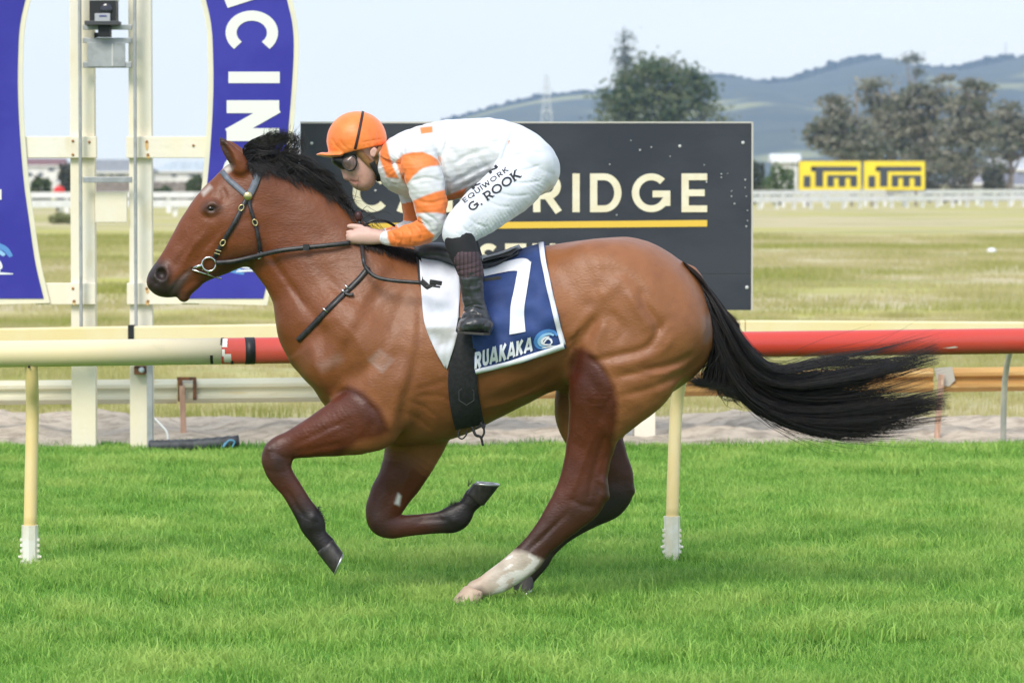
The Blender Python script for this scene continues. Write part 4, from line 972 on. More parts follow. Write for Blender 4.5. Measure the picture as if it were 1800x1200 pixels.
def cast(bvh, px, py, lift=0.0, default=None):
    """point where the ray through a photograph pixel meets a body, lifted off it towards the viewer"""
    d = Vector(W(px, py, HY)) - CAMV; d.normalize()
    hit, n, i, dist = bvh.ray_cast(CAMV, d)
    if hit is None:
        hit, n, i, dist = bvh.find_nearest(Vector(W(px, py, HY if default is None else default)))
        q = Vector(W(px, py, hit.y)); return np.array(q) - np.array(d) * lift
    if n.dot(d) > 0: n = -n
    return np.array(hit) + np.array(n * .6 - d * .4) * lift

# ================================================================== THE HORSE
def hx(px): return H(px, 500)[0]
def hz(px, py): return H(px, py)[2]
nf, ff, nh, fh = -.125, .115, -.15, .13
near_fore = Limb([((632, 640), (722, 720), -.15, .085), ((606, 684), (694, 776), -.16, .085), ((566, 717), (634, 787), -.155, .068), ((528, 744), (578, 793), -.145, .052), ((496, 762), (530, 800), nf, .042), ((470, 778), (512, 806), nf, .040), ((460, 803), (509, 812), nf, .041),
                  ((466, 826), (512, 824), nf, .036), ((478, 845), (519, 838), nf, .030), ((494, 866), (531, 854), nf, .026), ((511, 897), (548, 880), nf, .025), ((524, 921), (563, 899), nf, .029), ((530, 933), (569, 911), nf, .031), ((542, 948), (572, 931), nf, .026), ((557, 968), (587, 948), nf, .030)], 90)
near_fore_hoof = Limb([((559, 971), (590, 951), nf, .033), ((570, 987), (600, 964), nf, .046), ((581, 1000), (600, 980), nf, .048), ((587, 1006), (592, 1003), nf, .030)], 24)
far_fore = Limb([((672, 720), (805, 710), .12, .09), ((679, 775), (786, 762), .125, .08), ((668, 835), (750, 826), ff, .06), ((651, 874), (722, 862), ff, .046), ((643, 903), (703, 890), ff, .042), ((650, 928), (694, 903), ff, .041), ((676, 943), (700, 906), ff, .036),
                 ((705, 942), (716, 905), ff, .028), ((735, 939), (743, 903), ff, .025), ((772, 937), (775, 898), ff, .027), ((800, 936), (792, 889), ff, .031), ((817, 924), (802, 884), ff, .029), ((831, 903), (812, 878), ff, .026), ((848, 887), (820, 862), ff, .030)], 80)
far_fore_hoof = Limb([((848, 887), (819, 862), ff, .034), ((860, 876), (822, 856), ff, .044), ((872, 858), (826, 851), ff, .048)], 20)
near_hind = Limb([((1020, 540), (1210, 580), -.15, .13), ((1009, 600), (1195, 665), -.165, .13), ((1008, 645), (1150, 715), -.17, .115), ((1008, 690), (1112, 748), -.165, .09), ((1003, 734), (1088, 772), -.16, .07), ((995, 785), (1077, 800), nh, .056), ((987, 830), (1068, 832), nh, .048),
                  ((975, 868), (1066, 870), nh, .045), ((960, 898), (1036, 900), nh, .040), ((940, 930), (998, 934), nh, .034), ((918, 957), (968, 966), nh, .029), ((899, 973), (949, 994), nh, .031), ((880, 986), (917, 1020), nh, .033), ((862, 999), (890, 1037), nh, .029), ((840, 1016), (866, 1043), nh, .027), ((822, 1027), (852, 1046), nh, .031)], 90)
near_hind_hoof = Limb([((824, 1026), (856, 1042), nh, .034), ((806, 1039), (857, 1056), nh, .046), ((797, 1052), (853, 1066), nh, .050)], 20)
far_hind = Limb([((1000, 560), (1180, 600), .14, .12), ((985, 650), (1150, 690), .15, .11), ((979, 697), (1110, 745), .15, .09), ((995, 750), (1094, 775), .14, .07), ((1018, 800), (1103, 812), fh, .052), ((1032, 838), (1114, 848), fh, .044), ((1026, 868), (1108, 873), fh, .042),
                 ((1000, 896), (1066, 896), fh, .036), ((970, 930), (1015, 930), fh, .029), ((945, 958), (982, 962), fh, .027), ((928, 974), (966, 990), fh, .031), ((917, 994), (949, 1010), fh, .029), ((908, 1008), (942, 1016), fh, .030)], 80)
far_hind_hoof = Limb([((905, 1009), (943, 1015), fh, .034), ((899, 1028), (946, 1024), fh, .046), ((903, 1050), (936, 1040), fh, .044)], 20)
NECKTOP = 0
neck = Limb([((440, 282), (456, 415), 0, .070), ((482, 292), (470, 455), 0, .076), ((520, 308), (480, 488), 0, .080), ((566, 332), (495, 518), 0, .092), ((612, 368), (511, 553), 0, .112), ((655, 402), (532, 603), 0, .142), ((700, 432), (556, 680), 0, .185)], 70)
head = Limb([((420, 281), (462, 425), 0, .075), ((396, 300), (459, 448), 0, .090), ((374, 322), (437, 464), 0, .098), ((352, 353), (405, 478), 0, .083), ((327, 390), (374, 490), 0, .064), ((303, 424), (350, 502), 0, .053), ((285, 448), (334, 511), 0, .052), ((271, 467), (312, 515), 0, .052), ((266, 478), (292, 512), 0, .040)], 60)
chin = Limb([((336, 495), (352, 502), 0, .030), ((318, 510), (338, 514), 0, .032), ((313, 519), (334, 521), 0, .026)], 16)
ear = Limb([((408, 300), (438, 290), -.052, .030), ((401, 284), (431, 277), -.060, .026), ((392, 264), (417, 268), -.064, .018), ((387, 248), (400, 256), -.066, .010), ((386, 240), (388, 242), -.066, .004)], 24)
ear_f = Limb([((420, 300), (448, 290), .055, .030), ((413, 284), (441, 277), .062, .026), ((404, 268), (429, 272), .066, .018), ((399, 252), (412, 260), .068, .010), ((398, 246), (400, 248), .068, .004)], 24)
dock = Limb([((1198, 466), (1215, 520), 0, .045), ((1226, 492), (1226, 530), 0, .034), ((1248, 520), (1238, 545), 0, .022), ((1266, 552), (1256, 566), 0, .012)], 24)
top_l = [(540, 600), (556, 550), (580, 515), (615, 485), (660, 455), (705, 437), (760, 445), (805, 458), (852, 463), (900, 449), (955, 432), (1000, 426), (1050, 419), (1095, 416.5), (1135, 424), (1175, 443), (1210, 473), (1235, 510), (1250, 548), (1257, 580), (1259.5, 600)]
bot_l = [(539, 601), (546, 655), (565, 705), (600, 742), (650, 768), (700, 781), (760, 779), (830, 758), (870, 738), (930, 708), (985, 684), (1040, 680), (1090, 700), (1140, 706), (1180, 690), (1215, 666), (1238, 643), (1251, 622), (1257, 610), (1260, 601)]
wid_l = [(538, .02), (552, .11), (580, .165), (640, .205), (700, .225), (760, .245), (830, .275), (900, .292), (960, .285), (1010, .268), (1060, .268), (1110, .285), (1150, .28), (1190, .245), (1225, .185), (1248, .115), (1261, .02)]
fld = Field(hx(250), hx(1300), HY - .37, HY + .37, 0.0 - .03, H(400, 225)[2], .006)
fld.profile([(hx(a), hz(a, b_)) for a, b_ in top_l], [(hx(a), hz(a, b_)) for a, b_ in bot_l], [(hx(a), b_) for a, b_ in wid_l], 2.15, .03,
            egg=[(hx(540), .35), (hx(700), .5), (hx(820), .42), (hx(950), .22), (hx(1080), .05), (hx(1260), .0)])
for L, k in ((neck, .04), (far_fore, .05), (far_hind, .05), (dock, .03)): fld.limb(L, k)
# big muscle masses (near and far)
for sgn in (-1, 1):
    for px, py, dy, rx_, ry_, rz_, ang in ((640, 600, .13, .20, .10, .11, -52), (690, 680, .155, .12, .085, .10, 40), (575, 640, .09, .085, .10, .10, 0), (1100, 520, .14, .26, .13, .16, -25), (1165, 590, .15, .16, .12, .14, 40), (1080, 620, .16, .13, .115, .14, 60), (1060, 470, .12, .16, .10, .09, 0)):
        fld.limb(Blob(px, py, sgn * dy, rx_, ry_, rz_, ang), .06)
fld.limb(near_fore, .03); fld.limb(near_hind, .035)
fld.limb(head, .014); fld.limb(chin, .012)
for sgn in (-1, 1): fld.limb(Blob(431, 420, sgn * .045, .075, .045, .085, 20), .02); fld.limb(Blob(371, 366, sgn * .078, .030, .016, .022, 10), .02); fld.limb(Blob(286, 482, sgn * .030, .032, .030, .036, 0), .015)
fld.limb(ear, .012); fld.limb(ear_f, .012)
for q in (Blob(474, 790, nf - .012, .020, .030, .024), Blob(508, 808, nf, .014, .022, .020), Blob(661, 918, ff, .022, .034, .026), Blob(1060, 866, nh, .016, .022, .032, 40), Blob(1106, 856, fh, .014, .022, .030, 40), Blob(552, 908, nf, .022, .033, .022), Blob(800, 914, ff, .022, .033, .022)): fld.limb(q, .010)
# muscle lines: grooves and ridges
fld.lines([
    # shoulder and chest
    ([(742, 520), (738, 600), (726, 660), (712, 700), (702, 770)], .015, .020, 0), ([(735, 540), (728, 620), (706, 690), (688, 755)], -.010, .022, 0),
    ([(690, 470), (640, 560), (585, 660)], .006, .022, 0), ([(720, 500), (680, 600), (630, 670)], .007, .020, 0), ([(520, 500), (560, 560), (575, 610), (566, 660)], .008, .018, 0),
    ([(640, 545), (600, 600), (590, 660)], -.006, .025, 0), ([(700, 560), (670, 640), (650, 690)], -.007, .028, 0), ([(560, 470), (600, 510), (640, 530)], .005, .016, 0),
    ([(470, 440), (505, 490), (545, 545)], .010, .012, 0), ([(560, 400), (600, 450), (650, 490)], .004, .02, 0),
    ([(545, 590), (560, 640), (585, 690)], -.007, .016, 0), ([(597, 694), (612, 682), (640, 694), (668, 722), (685, 760)], .007, .009, -1),
    ([(735, 690), (770, 690), (800, 700)], .005, .010, 0), ([(730, 680), (760, 672), (790, 662)], .004, .008, 0),
    # forearm
    ([(620, 730), (560, 760), (510, 785)], .006, .010, -1), ([(610, 770), (560, 782), (520, 790)], .005, .008, -1), ([(700, 810), (690, 860), (676, 900)], .006, .012, 1),
    # belly and flank
    ([(850, 700), (920, 680), (985, 650)], .006, .014, 0), ([(860, 680), (930, 655), (1000, 620)], -.005, .014, 0), ([(870, 722), (940, 694), (995, 665)], .004, .008, 0),
    ([(1050, 548), (1030, 580), (1014, 600), (1008, 660)], .018, .017, 0), ([(1060, 560), (1045, 600), (1040, 625)], -.010, .018, 0), ([(1040, 540), (1015, 570), (1000, 590)], -.008, .016, 0),
    # quarters
    ([(1120, 500), (1128, 530), (1148, 560), (1152, 582)], .016, .014, 0), ([(1100, 505), (1120, 545), (1140, 575)], -.010, .018, 0), ([(1042, 628), (1085, 618), (1130, 606), (1150, 582), (1165, 555)], .015, .013, 0),
    ([(1072, 658), (1130, 645), (1185, 632), (1215, 615)], .015, .013, 0), ([(1060, 640), (1120, 628), (1160, 610), (1180, 580)], -.008, .014, 0), ([(1085, 690), (1140, 675), (1200, 650), (1235, 620)], .010, .012, 0),
    ([(1050, 470), (1090, 480), (1120, 500)], .007, .02, 0), ([(1050, 520), (1075, 500), (1100, 480)], -.007, .02, 0), ([(1020, 440), (1040, 500), (1030, 540)], .005, .02, 0), ([(1160, 480), (1180, 520), (1178, 570)], .005, .022, 0), ([(1065, 540), (1090, 570), (1080, 600)], .007, .015, 0),
    ([(1085, 700), (1060, 650), (1030, 618)], .005, .007, -1),
    # gaskin and hock
    ([(1060, 760), (1040, 830), (1030, 880)], .007, .010, -1), ([(1020, 780), (1005, 830), (995, 870)], -.004, .014, -1), ([(1066, 800), (1058, 850), (1050, 885)], -.006, .008, -1),
    ([(1000, 890), (970, 920), (935, 955)], .005, .007, -1), ([(505, 850), (530, 895)], .004, .006, -1), ([(735, 915), (775, 912)], .004, .006, 1),
    # veins
    ([(348, 415), (334, 446), (324, 466)], -.005, .0075, 0), ([(404, 398), (378, 428), (356, 452)], -.005, .0075, 0), ([(840, 716), (900, 700), (965, 672)], -.006, .008, 0), ([(606, 742), (560, 764), (516, 784)], -.006, .008, -1),
    ([(1044, 752), (1022, 810), (1004, 862)], -.006, .008, -1), ([(596, 556), (634, 596), (652, 640), (646, 676)], -.004, .008, 0), ([(880, 640), (930, 620), (980, 612)], -.004, .008, 0), ([(1100, 640), (1150, 652), (1190, 640)], -.005, .008, 0), ([(720, 830), (706, 866), (690, 896)], -.006, .008, 1),
    ([(512, 858), (530, 890), (540, 905)], .007, .006, -1), ([(985, 905), (950, 940), (925, 962)], .007, .007, -1), ([(728, 920), (760, 918), (785, 916)], .007, .006, 1), ([(1040, 905), (1000, 925), (965, 950)], .006, .007, 1),
    ([(470, 786), (490, 792), (506, 800)], .004, .006, -1), ([(466, 820), (488, 824), (508, 822)], .004, .006, -1), ([(1000, 868), (1020, 880), (1045, 884)], .006, .008, -1), ([(1050, 830), (1062, 850), (1060, 872)], -.008, .010, -1),
    ([(700, 792), (640, 790), (590, 790)], .005, .007, -1), ([(650, 700), (660, 735), (640, 765)], .006, .012, -1), ([(1030, 650), (1050, 690), (1056, 740)], .005, .015, -1), ([(1016, 690), (1030, 740), (1020, 780)], -.005, .016, -1),
    # folds of skin before the stifle and behind the elbow
    ([(996, 600), (1010, 588), (1022, 570)], .006, .007, 0), ([(990, 625), (1004, 606), (1012, 596)], .005, .006, 0), ([(724, 700), (750, 712), (770, 730)], .005, .008, 0), ([(720, 720), (742, 736), (760, 752)], .004, .007, 0),
    # knees and fetlocks
    ([(478, 785), (488, 810), (490, 830)], -.004, .012, -1), ([(545, 905), (550, 925)], -.004, .012, -1),
    # head
    ([(345, 380), (330, 412), (312, 438)], .005, .012, 0), ([(366, 404), (348, 428), (330, 450)], -.006, .009, 0), ([(380, 418), (358, 446), (340, 466)], .006, .010, 0), ([(398, 400), (396, 440), (404, 466)], .006, .010, 0),
    ([(336, 473), (322, 484), (312, 498), (302, 515)], .010, .0055, 0), ([(352, 360), (362, 352), (378, 354), (388, 364)], -.005, .007, 0), ([(360, 378), (374, 384), (388, 374)], .005, .007, 0), ([(392, 330), (398, 345), (392, 358)], .007, .010, 0),
    ([(268, 470), (280, 459), (294, 464), (299, 482), (293, 497)], -.006, .0055, 0), ([(415, 395), (440, 385), (456, 400)], .004, .012, 0), ([(350, 400), (340, 420)], -.003, .006, 0), ([(330, 440), (318, 455), (308, 470)], .004, .006, 0),
], .02, .62, 1.25)
# nostrils and eye sockets, inside of the ears
for sgn in (-1, 1):
    fld.limb(Blob(282, 481, sgn * .060, .024, .030, .029, 25), .005, sub=True)
    fld.limb(Blob(371, 367, sgn * .098, .020, .016, .013, 12), .006, sub=True)
fld.limb(Limb([((404, 291), (414, 289), -.082, .014), ((397, 272), (408, 272), -.082, .012), ((390, 254), (396, 256), -.076, .008)], 16), .006, sub=True)
HP, HQ = fld.mesh(); HP = relax(HP, HQ, 2, .45); del fld
_n = np.cross(HP[HQ[:, 2]] - HP[HQ[:, 0]], HP[HQ[:, 3]] - HP[HQ[:, 1]]); _N = np.zeros_like(HP)
for _k in range(4):
    for _j in range(3): _N[:, _j] += np.bincount(HQ[:, _k], weights=_n[:, _j], minlength=len(HP))
_N /= np.linalg.norm(_N, axis=1)[:, None] + 1e-12
HP = HP + _N * (.0016 * vnoise(HP, 20, 31) + .0004 * vnoise(HP, 50, 32))[:, None]
horse_bvh = bvh_of(HP, HQ)
# ---- coat
ppx, ppy = pix(HP)
limbs = {'nf': (near_fore, near_fore_hoof), 'ff': (far_fore, far_fore_hoof), 'nh': (near_hind, near_hind_hoof), 'fh': (far_hind, far_hind_hoof)}
val = {}; tt_ = {}
for k, (a, b_) in limbs.items():
    v1, t1 = a.at(HP); v2, t2 = b_.at(HP); val[k] = np.minimum(v1, v2); tt_[k] = t1; val[k + 'h'] = v2
hv, ht = head.at(HP); nv_, nt_ = neck.at(HP)
body = np.array((.285, .108, .039)); red = np.array((.165, .042, .010)); leg = np.array((.098, .023, .008)); blackc = np.array((.012, .010, .010)); dark = np.array((.060, .028, .018))
n1 = vnoise(HP, 9, 1); n2 = vnoise(HP, 26, 2)
Ccoat = body[None, :] * (1 + .07 * n1[:, None] + .05 * n2[:, None])
def blend(mask, col):
    global Ccoat
    m = np.clip(mask, 0, 1)[:, None]; Ccoat = Ccoat * (1 - m) + np.asarray(col) * m
# neck, shoulder and head redder and deeper, partly coat tone, partly painted shading; the quarters and barrel are clipped paler
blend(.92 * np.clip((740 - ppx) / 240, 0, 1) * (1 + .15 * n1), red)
blend(.5 * poly_in(ppx, ppy, [(430, 270), (700, 420), (760, 470), (640, 490), (540, 420), (455, 400)], 60), red * .75)  # upper neck and crest: darker coat with some shading painted in
blend(.35 * poly_in(ppx, ppy, [(700, 640), (840, 640), (990, 600), (1000, 690), (840, 770), (690, 790)], 40), red * .8)  # lower barrel and belly: coat tone plus underside shading put into the colour
near_side = HP[:, 1] < HY
legmask = np.zeros(len(HP))
nfp = [(577, 706), (597, 689), (611, 678), (640, 690), (668, 718), (685, 758), (670, 768), (628, 776), (600, 800), (640, 1040), (430, 1040), (430, 740)]
legmask = np.maximum(legmask, poly_in(ppx, ppy, nfp, 6) * ((val['nf'] < .02) & near_side))
nhp = [(1010, 612), (1022, 611), (1040, 620), (1062, 646), (1080, 680), (1086, 710), (1084, 745), (1078, 775), (1085, 800), (1100, 900), (960, 1090), (770, 1090), (770, 1000), (990, 800), (1000, 640)]
legmask = np.maximum(legmask, poly_in(ppx, ppy, nhp, 6) * (val['nh'] < .03) * near_side)
legmask = np.maximum(legmask, np.clip((tt_['ff'] - .10) / .04, 0, 1) * (val['ff'] < .015) * ~near_side * (ppy > 772))
legmask = np.maximum(legmask, np.clip((tt_['fh'] - .2) / .04, 0, 1) * (val['fh'] < .015) * ~near_side * (ppy > 600))
blend(legmask, leg[None, :] * (1 + .12 * n1[:, None] + .1 * n2[:, None]))
# clip patches at the elbow and stifle are duskier
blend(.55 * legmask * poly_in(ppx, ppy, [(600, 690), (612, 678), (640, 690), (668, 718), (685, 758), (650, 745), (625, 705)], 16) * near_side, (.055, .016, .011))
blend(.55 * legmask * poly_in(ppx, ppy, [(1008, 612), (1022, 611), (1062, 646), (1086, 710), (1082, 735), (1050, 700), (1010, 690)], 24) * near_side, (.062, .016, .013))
# black points
for k_, sd_ in (('nf', near_side), ('nh', near_side), ('ff', ~near_side), ('fh', ~near_side)):
    blend((val[k_] < .02) * sd_ * legmask * .45 * np.clip((tt_[k_] - .35) / .35, 0, 1), blackc * 2)
def on(k, d=.012): return (val[k] < d)
blend(on('nf') * near_side * np.clip((ppy - 868 + .12 * (ppx - 500)) / 40, 0, 1) * .97, blackc); blend(on('nf') * near_side * poly_in(ppx, ppy, [(455, 780), (480, 775), (512, 800), (505, 835), (470, 840)], 22) * .65, blackc * 2)
blend(on('ff') * ~near_side * np.clip((ppx - 745) / 40, 0, 1) * (ppy > 840) * .97, blackc); blend(on('ff') * ~near_side * poly_in(ppx, ppy, [(635, 890), (665, 880), (690, 925), (690, 950), (640, 950)], 22) * .7, blackc * 2)
blend((on('nh', .02) & near_side) * poly_in(ppx, ppy, [(1050, 850), (1080, 850), (1040, 905), (1000, 925), (960, 950), (930, 985), (890, 985), (915, 950), (985, 905)], 26) * .75, dark * .6)
blend((on('fh', .02) & ~near_side) * np.clip((ppy - 830) / 50, 0, 1) * .9, blackc * 1.6)
# white sock of the near hind, pinkish down to the hoof
sockp = [(895, 965), (925, 972), (952, 985), (935, 1005), (905, 1048), (860, 1075), (780, 1075), (780, 1030)]
sock = poly_in(ppx + 5 * n2, ppy + 5 * n1, sockp, 5) * on('nh', .03) * (HP[:, 1] < HY - .03)
blend(sock, np.array((.62, .52, .42))[None, :] * (1 + .25 * n2[:, None])); blend(sock * .8 * np.clip((ppx - 850) / 30, 0, 1) * (n2 > -.4), (.78, .75, .70)); blend(sock * .6 * np.clip((870 - ppx) / 25, 0, 1), (.52, .37, .27))
blend(sock * .8 * poly_in(ppx, ppy, [(826, 1034), (846, 1032), (858, 1046), (850, 1058), (836, 1050)], 6), (.06, .045, .04))
# far hind heel is pale too
blend((on('fh', .02) & ~near_side) * (ppx < 935) * (ppy > 998) * (ppx < 912 + (ppy - 1000) * .1) * .8, (.5, .40, .33))
# hooves
# muzzle, nostril, eye rims, ear edge
hm = (hv < .03) | (chin.at(HP)[0] < .01)
blend(hm * poly_in(ppx, ppy, [(255, 465), (268, 455), (292, 462), (300, 480), (300, 497), (322, 492), (306, 522), (300, 530), (255, 515)], 9) * .93, (.022, .018, .018))
blend(hm * poly_in(ppx, ppy, [(300, 500), (335, 470), (338, 480), (318, 505), (312, 526), (300, 526)], 6) * .8, (.07, .055, .05))
blend(hm * .6 * poly_in(ppx, ppy, [(300, 512), (338, 508), (338, 532), (300, 532)], 8), (.05, .03, .024))
blend(hm * .85 * poly_in(ppx, ppy, [(354, 368), (362, 356), (378, 354), (390, 364), (382, 376), (364, 378)], 8), (.018, .013, .011))
blend(hm * .8 * poly_in(ppx, ppy, [(402, 446), (460, 430), (458, 462), (372, 498), (345, 508), (345, 495)], 16), dark)  # jaw underside: dark hair, deepened to paint in the shade below the jaw
ev, et = ear.at(HP); blend((ev < .004) * poly_in(ppx, ppy, [(382, 236), (392, 240), (402, 262), (414, 292), (404, 296), (392, 272)], 4) * .8, (.02, .014, .012)); blend((ev < .004) * np.clip((262 - ppy) / 20, 0, 1) * .8, (.025, .016, .014))
# crest shadow side of the mane is black hair; dorsal near the dock darkens
blend(np.clip(1 - np.abs(val['nf'] * 0 + nt_ - nt_) , 0, 0), blackc)
dv, dt = dock.at(HP); blend((dv < .008) * np.clip((dt - .0) / .22, 0, 1) * .95, blackc * 1.8)
# white forehead star seen at the edge, grey brands and scuffs
blend(hm * poly_in(ppx, ppy, [(392, 296), (404, 290), (408, 298), (396, 306)], 4) * .8, (.7, .66, .6)); blend(hm * poly_in(ppx, ppy, [(355, 338), (368, 326), (372, 330), (358, 344)], 4) * .7, (.7, .66, .6))
br = poly_in(ppx, ppy, [(645, 632), (668, 612), (694, 632), (672, 656)], 3) - poly_in(ppx, ppy, [(656, 634), (670, 622), (684, 634), (672, 646)], 4) * .6
blend(np.clip(br, 0, 1) * near_side * .40 * (.6 + .4 * n2), (.42, .38, .36)); blend(near_side * .25 * poly_in(ppx, ppy, [(560, 640), (595, 625), (600, 632), (566, 650)], 10), (.42, .36, .34))
blend(near_side * .45 * poly_in(ppx, ppy, [(1238, 560), (1252, 550), (1253, 585), (1240, 600)], 9), (.34, .32, .33))
blend(on('ff') * poly_in(ppx, ppy, [(694, 885), (700, 866), (705, 872), (702, 888)], 2.5), (.7, .68, .65))
hr = thing('horse', 'bay racehorse at full gallop with one white hind sock', 'horse', (float(H(825, 1062, nh)[0]), HY, 0))
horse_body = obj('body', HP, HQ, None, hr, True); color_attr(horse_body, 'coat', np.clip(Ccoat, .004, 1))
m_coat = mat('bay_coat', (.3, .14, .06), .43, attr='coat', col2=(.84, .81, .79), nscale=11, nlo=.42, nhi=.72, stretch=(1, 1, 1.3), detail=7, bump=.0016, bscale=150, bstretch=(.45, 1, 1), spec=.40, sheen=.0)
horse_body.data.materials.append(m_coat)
# ---- eye
c = cast(horse_bvh, 371, 367, 0); eye = MB().ball((c[0], c[1] + .010, c[2]), (.0215, .015, .0150), 20, 14).build('eye', mat('horse_eye', (.008, .005, .004), .12, spec=.4), hr, True)
c2 = cast(horse_bvh, 282, 482, 0)
# ---- hooves: flat soled cones with a coronet, each with its shoe
m_shoe = mat('shoe_steel', (.62, .62, .62), .35, metal=.8)
m_hoof = mat('dark_hoof', (.022, .019, .018), .45, col2=(.045, .038, .034), nscale=30, stretch=(1, 1, .3), bump=.001, bscale=120)
m_hoofp = mat('pale_hoof', (.50, .36, .26), .5, col2=(.16, .11, .085), nscale=28, nlo=.5, nhi=.66, bump=.001, bscale=120)
def hoof(cf, cb_, toe, heel, dy, wc, ws, m_):
    cf, cb_, toe, heel = (np.array(H(*p, dy)) for p in (cf, cb_, toe, heel)); n = 20; rings = []
    for t in (-.10, 0, .12, .5, .94, 1.0):
        f_ = cf + (toe - cf) * t; b_ = cb_ + (heel - cb_) * t; w = wc + (ws - wc) * t; k_ = 1.0 if t not in (-.10, .12) else (.80 if t < 0 else 1.03)
        if t == .12: k_ = .985
        mid = (f_ + b_) / 2; L = (f_ - b_) / 2 * k_
        rings.append([mid + L * (math.cos(2 * math.pi * i / n) if math.cos(2 * math.pi * i / n) > -.55 else -.55 - .45 * abs(math.cos(2 * math.pi * i / n) + .55)) + np.array((0, w * k_ * math.sin(2 * math.pi * i / n), 0)) for i in range(n)])
    V = [p for r_ in rings for p in r_]; m = len(rings); F = [(a * n + i, a * n + (i + 1) % n, (a + 1) * n + (i + 1) % n, (a + 1) * n + i) for a in range(m - 1) for i in range(n)] + [tuple(range(n - 1, -1, -1)), tuple((m - 1) * n + i for i in range(n))]
    h = obj('hoof', V, F, m_, hr, True)
    for p in h.data.polygons[-2:]: p.use_smooth = False
    sole = rings[-1]; c_ = np.mean(sole, 0); nrm = np.cross(toe - heel, (0, 1, 0)); nrm /= np.linalg.norm(nrm)
    if np.dot(nrm, c_ - (cf + cb_) / 2) < 0: nrm = -nrm
    idx = list(range(-7, 8)); MB().tube([c_ + (sole[i] - c_) * .95 + nrm * .003 for i in idx], .0046, 8).build('horseshoe', m_shoe, h, True)
hoof((558, 972), (590, 945), (587, 1008), (605, 966), nf, .036, .052, m_hoof); hoof((851, 888), (815, 862), (878, 853), (825, 849), ff, .036, .052, m_hoof)
hoof((816, 1030), (857, 1042), (793, 1056), (850, 1066), nh, .037, .056, m_hoofp); hoof((902, 1008), (944, 1014), (903, 1054), (943, 1028), fh, .036, .050, m_hoof)
# ---- feather tufts behind the fetlocks
def strands(name, paths, m_, par, r0=.0011, sides=3):
    """many hairs in one mesh: each path (n,3)"""
    V = []; F = []; base = 0
    for P in paths:
        P = np.asarray(P); n = len(P); T = np.gradient(P, axis=0); T /= np.linalg.norm(T, axis=1)[:, None] + 1e-9
        u = np.cross(T, np.array((.3, 1, .2))); u /= np.linalg.norm(u, axis=1)[:, None] + 1e-9; w = np.cross(T, u)
        rad = r0 * np.clip(1.15 - np.linspace(0, 1, n) ** 1.6, .08, 1)
        for j in range(sides):
            a = 2 * math.pi * j / sides; V.append(P + rad[:, None] * (u * math.cos(a) + w * math.sin(a)))
        idx = np.arange(n)
        for j in range(sides):
            b0_ = base + j * n; b1_ = base + ((j + 1) % sides) * n
            F.append(np.stack([b0_ + idx[:-1], b0_ + idx[1:], b1_ + idx[1:], b1_ + idx[:-1]], 1))
        base += n * sides
    return obj(name, np.vstack(V), np.vstack(F), m_, par, True)
m_hair = mat('black_hair', (.010, .009, .0095), .38, spec=.45, col2=(.020, .015, .013), nscale=30)
m_hairb = mat('brown_black_hair', (.030, .018, .013), .4, spec=.45)
def tuft(pts, dy, n, L, dirn, spread):
    P = []
    for i in range(n):
        q = pts[0] + (np.array(pts[1]) - pts[0]) * rng.uniform(); r_ = np.array(H(q[0], q[1], dy + rng.uniform(-.012, .012))); d = np.array((dirn[0], 0, -dirn[1]), float) + rng.normal(size=3) * spread; l = L * rng.uniform(.5, 1.1)
        t = np.linspace(0, 1, 6)[:, None]; P.append(r_ + d * l * t + rng.normal(size=3) * .006 * t ** 2)
    return P
strands('fetlock_hair', tuft(np.array([(558, 890), (566, 915)]), nf, 70, .030, (.55, .25), .35) + tuft(np.array([(788, 892), (812, 882)]), ff, 60, .028, (-.1, -.7), .35) + tuft(np.array([(822, 856), (828, 850)]), ff, 12, .035, (.1, -.9), .25), m_hair, hr, .0010)
# ---- mane
def hair_path(ctrl, n=9): return catmull(ctrl, n)
def pts3(L, dy): return np.array([H(a, b_, dy + (c_ if len(q) > 2 else 0)) for q in L for a, b_, c_ in [(*q[:2], q[2] if len(q) > 2 else 0)]])
crest = catmull([(425, 284), (450, 284), (500, 298), (545, 318), (590, 350), (625, 378), (660, 405), (690, 426)], 60)
paths = []
for k in range(132):
    u = (k + rng.uniform()) / 132 * .80
    if u < .24 and k % 2: continue
    r0_ = crest[int(u * 59)]; hi_ = rng.uniform() < .42
    ang = R(rng.normal(-22, 14) if hi_ else rng.normal(16, 12)) + R(12 * u); L = rng.uniform(44, 78) * (1 if u < .5 else .8); dr = rng.uniform(4, 18); lift_ = rng.uniform(6, 20) * (1 - .3 * u)
    d = np.array((math.cos(ang), math.sin(ang))); y0 = rng.normal() * .014; y1 = -rng.uniform(.015, .06); wv = rng.normal(size=(3, 2)) * 4
    G_ = np.array([r0_ + (0, 4), r0_ + d * L * .32 + (0, -lift_) + wv[0] * .5, r0_ + d * L * .68 + (0, -lift_ * .8 + dr * .3) + wv[1], r0_ + d * L + (0, -lift_ * .4 + dr) + wv[2]])
    for i in range(27):
        sp = rng.normal(size=2) * (5.5, 3.5); cut = rng.uniform(.7, 1.03); yo = rng.normal() * .010
        Q = catmull(G_, 9); tt = np.linspace(0, 1, 9); Q = Q[0] + (Q - Q[0]) * (.15 * cut + .85 * cut) + sp[None, :] * ((1 - tt) ** .8 * .9 + .12)[:, None] + rng.normal(size=2) * 1.6 * tt[:, None] ** 2
        paths.append(np.array([H(q[0], q[1], y0 + yo + (y1 - y0) * t_ ** .7) for q, t_ in zip(Q, tt)]))
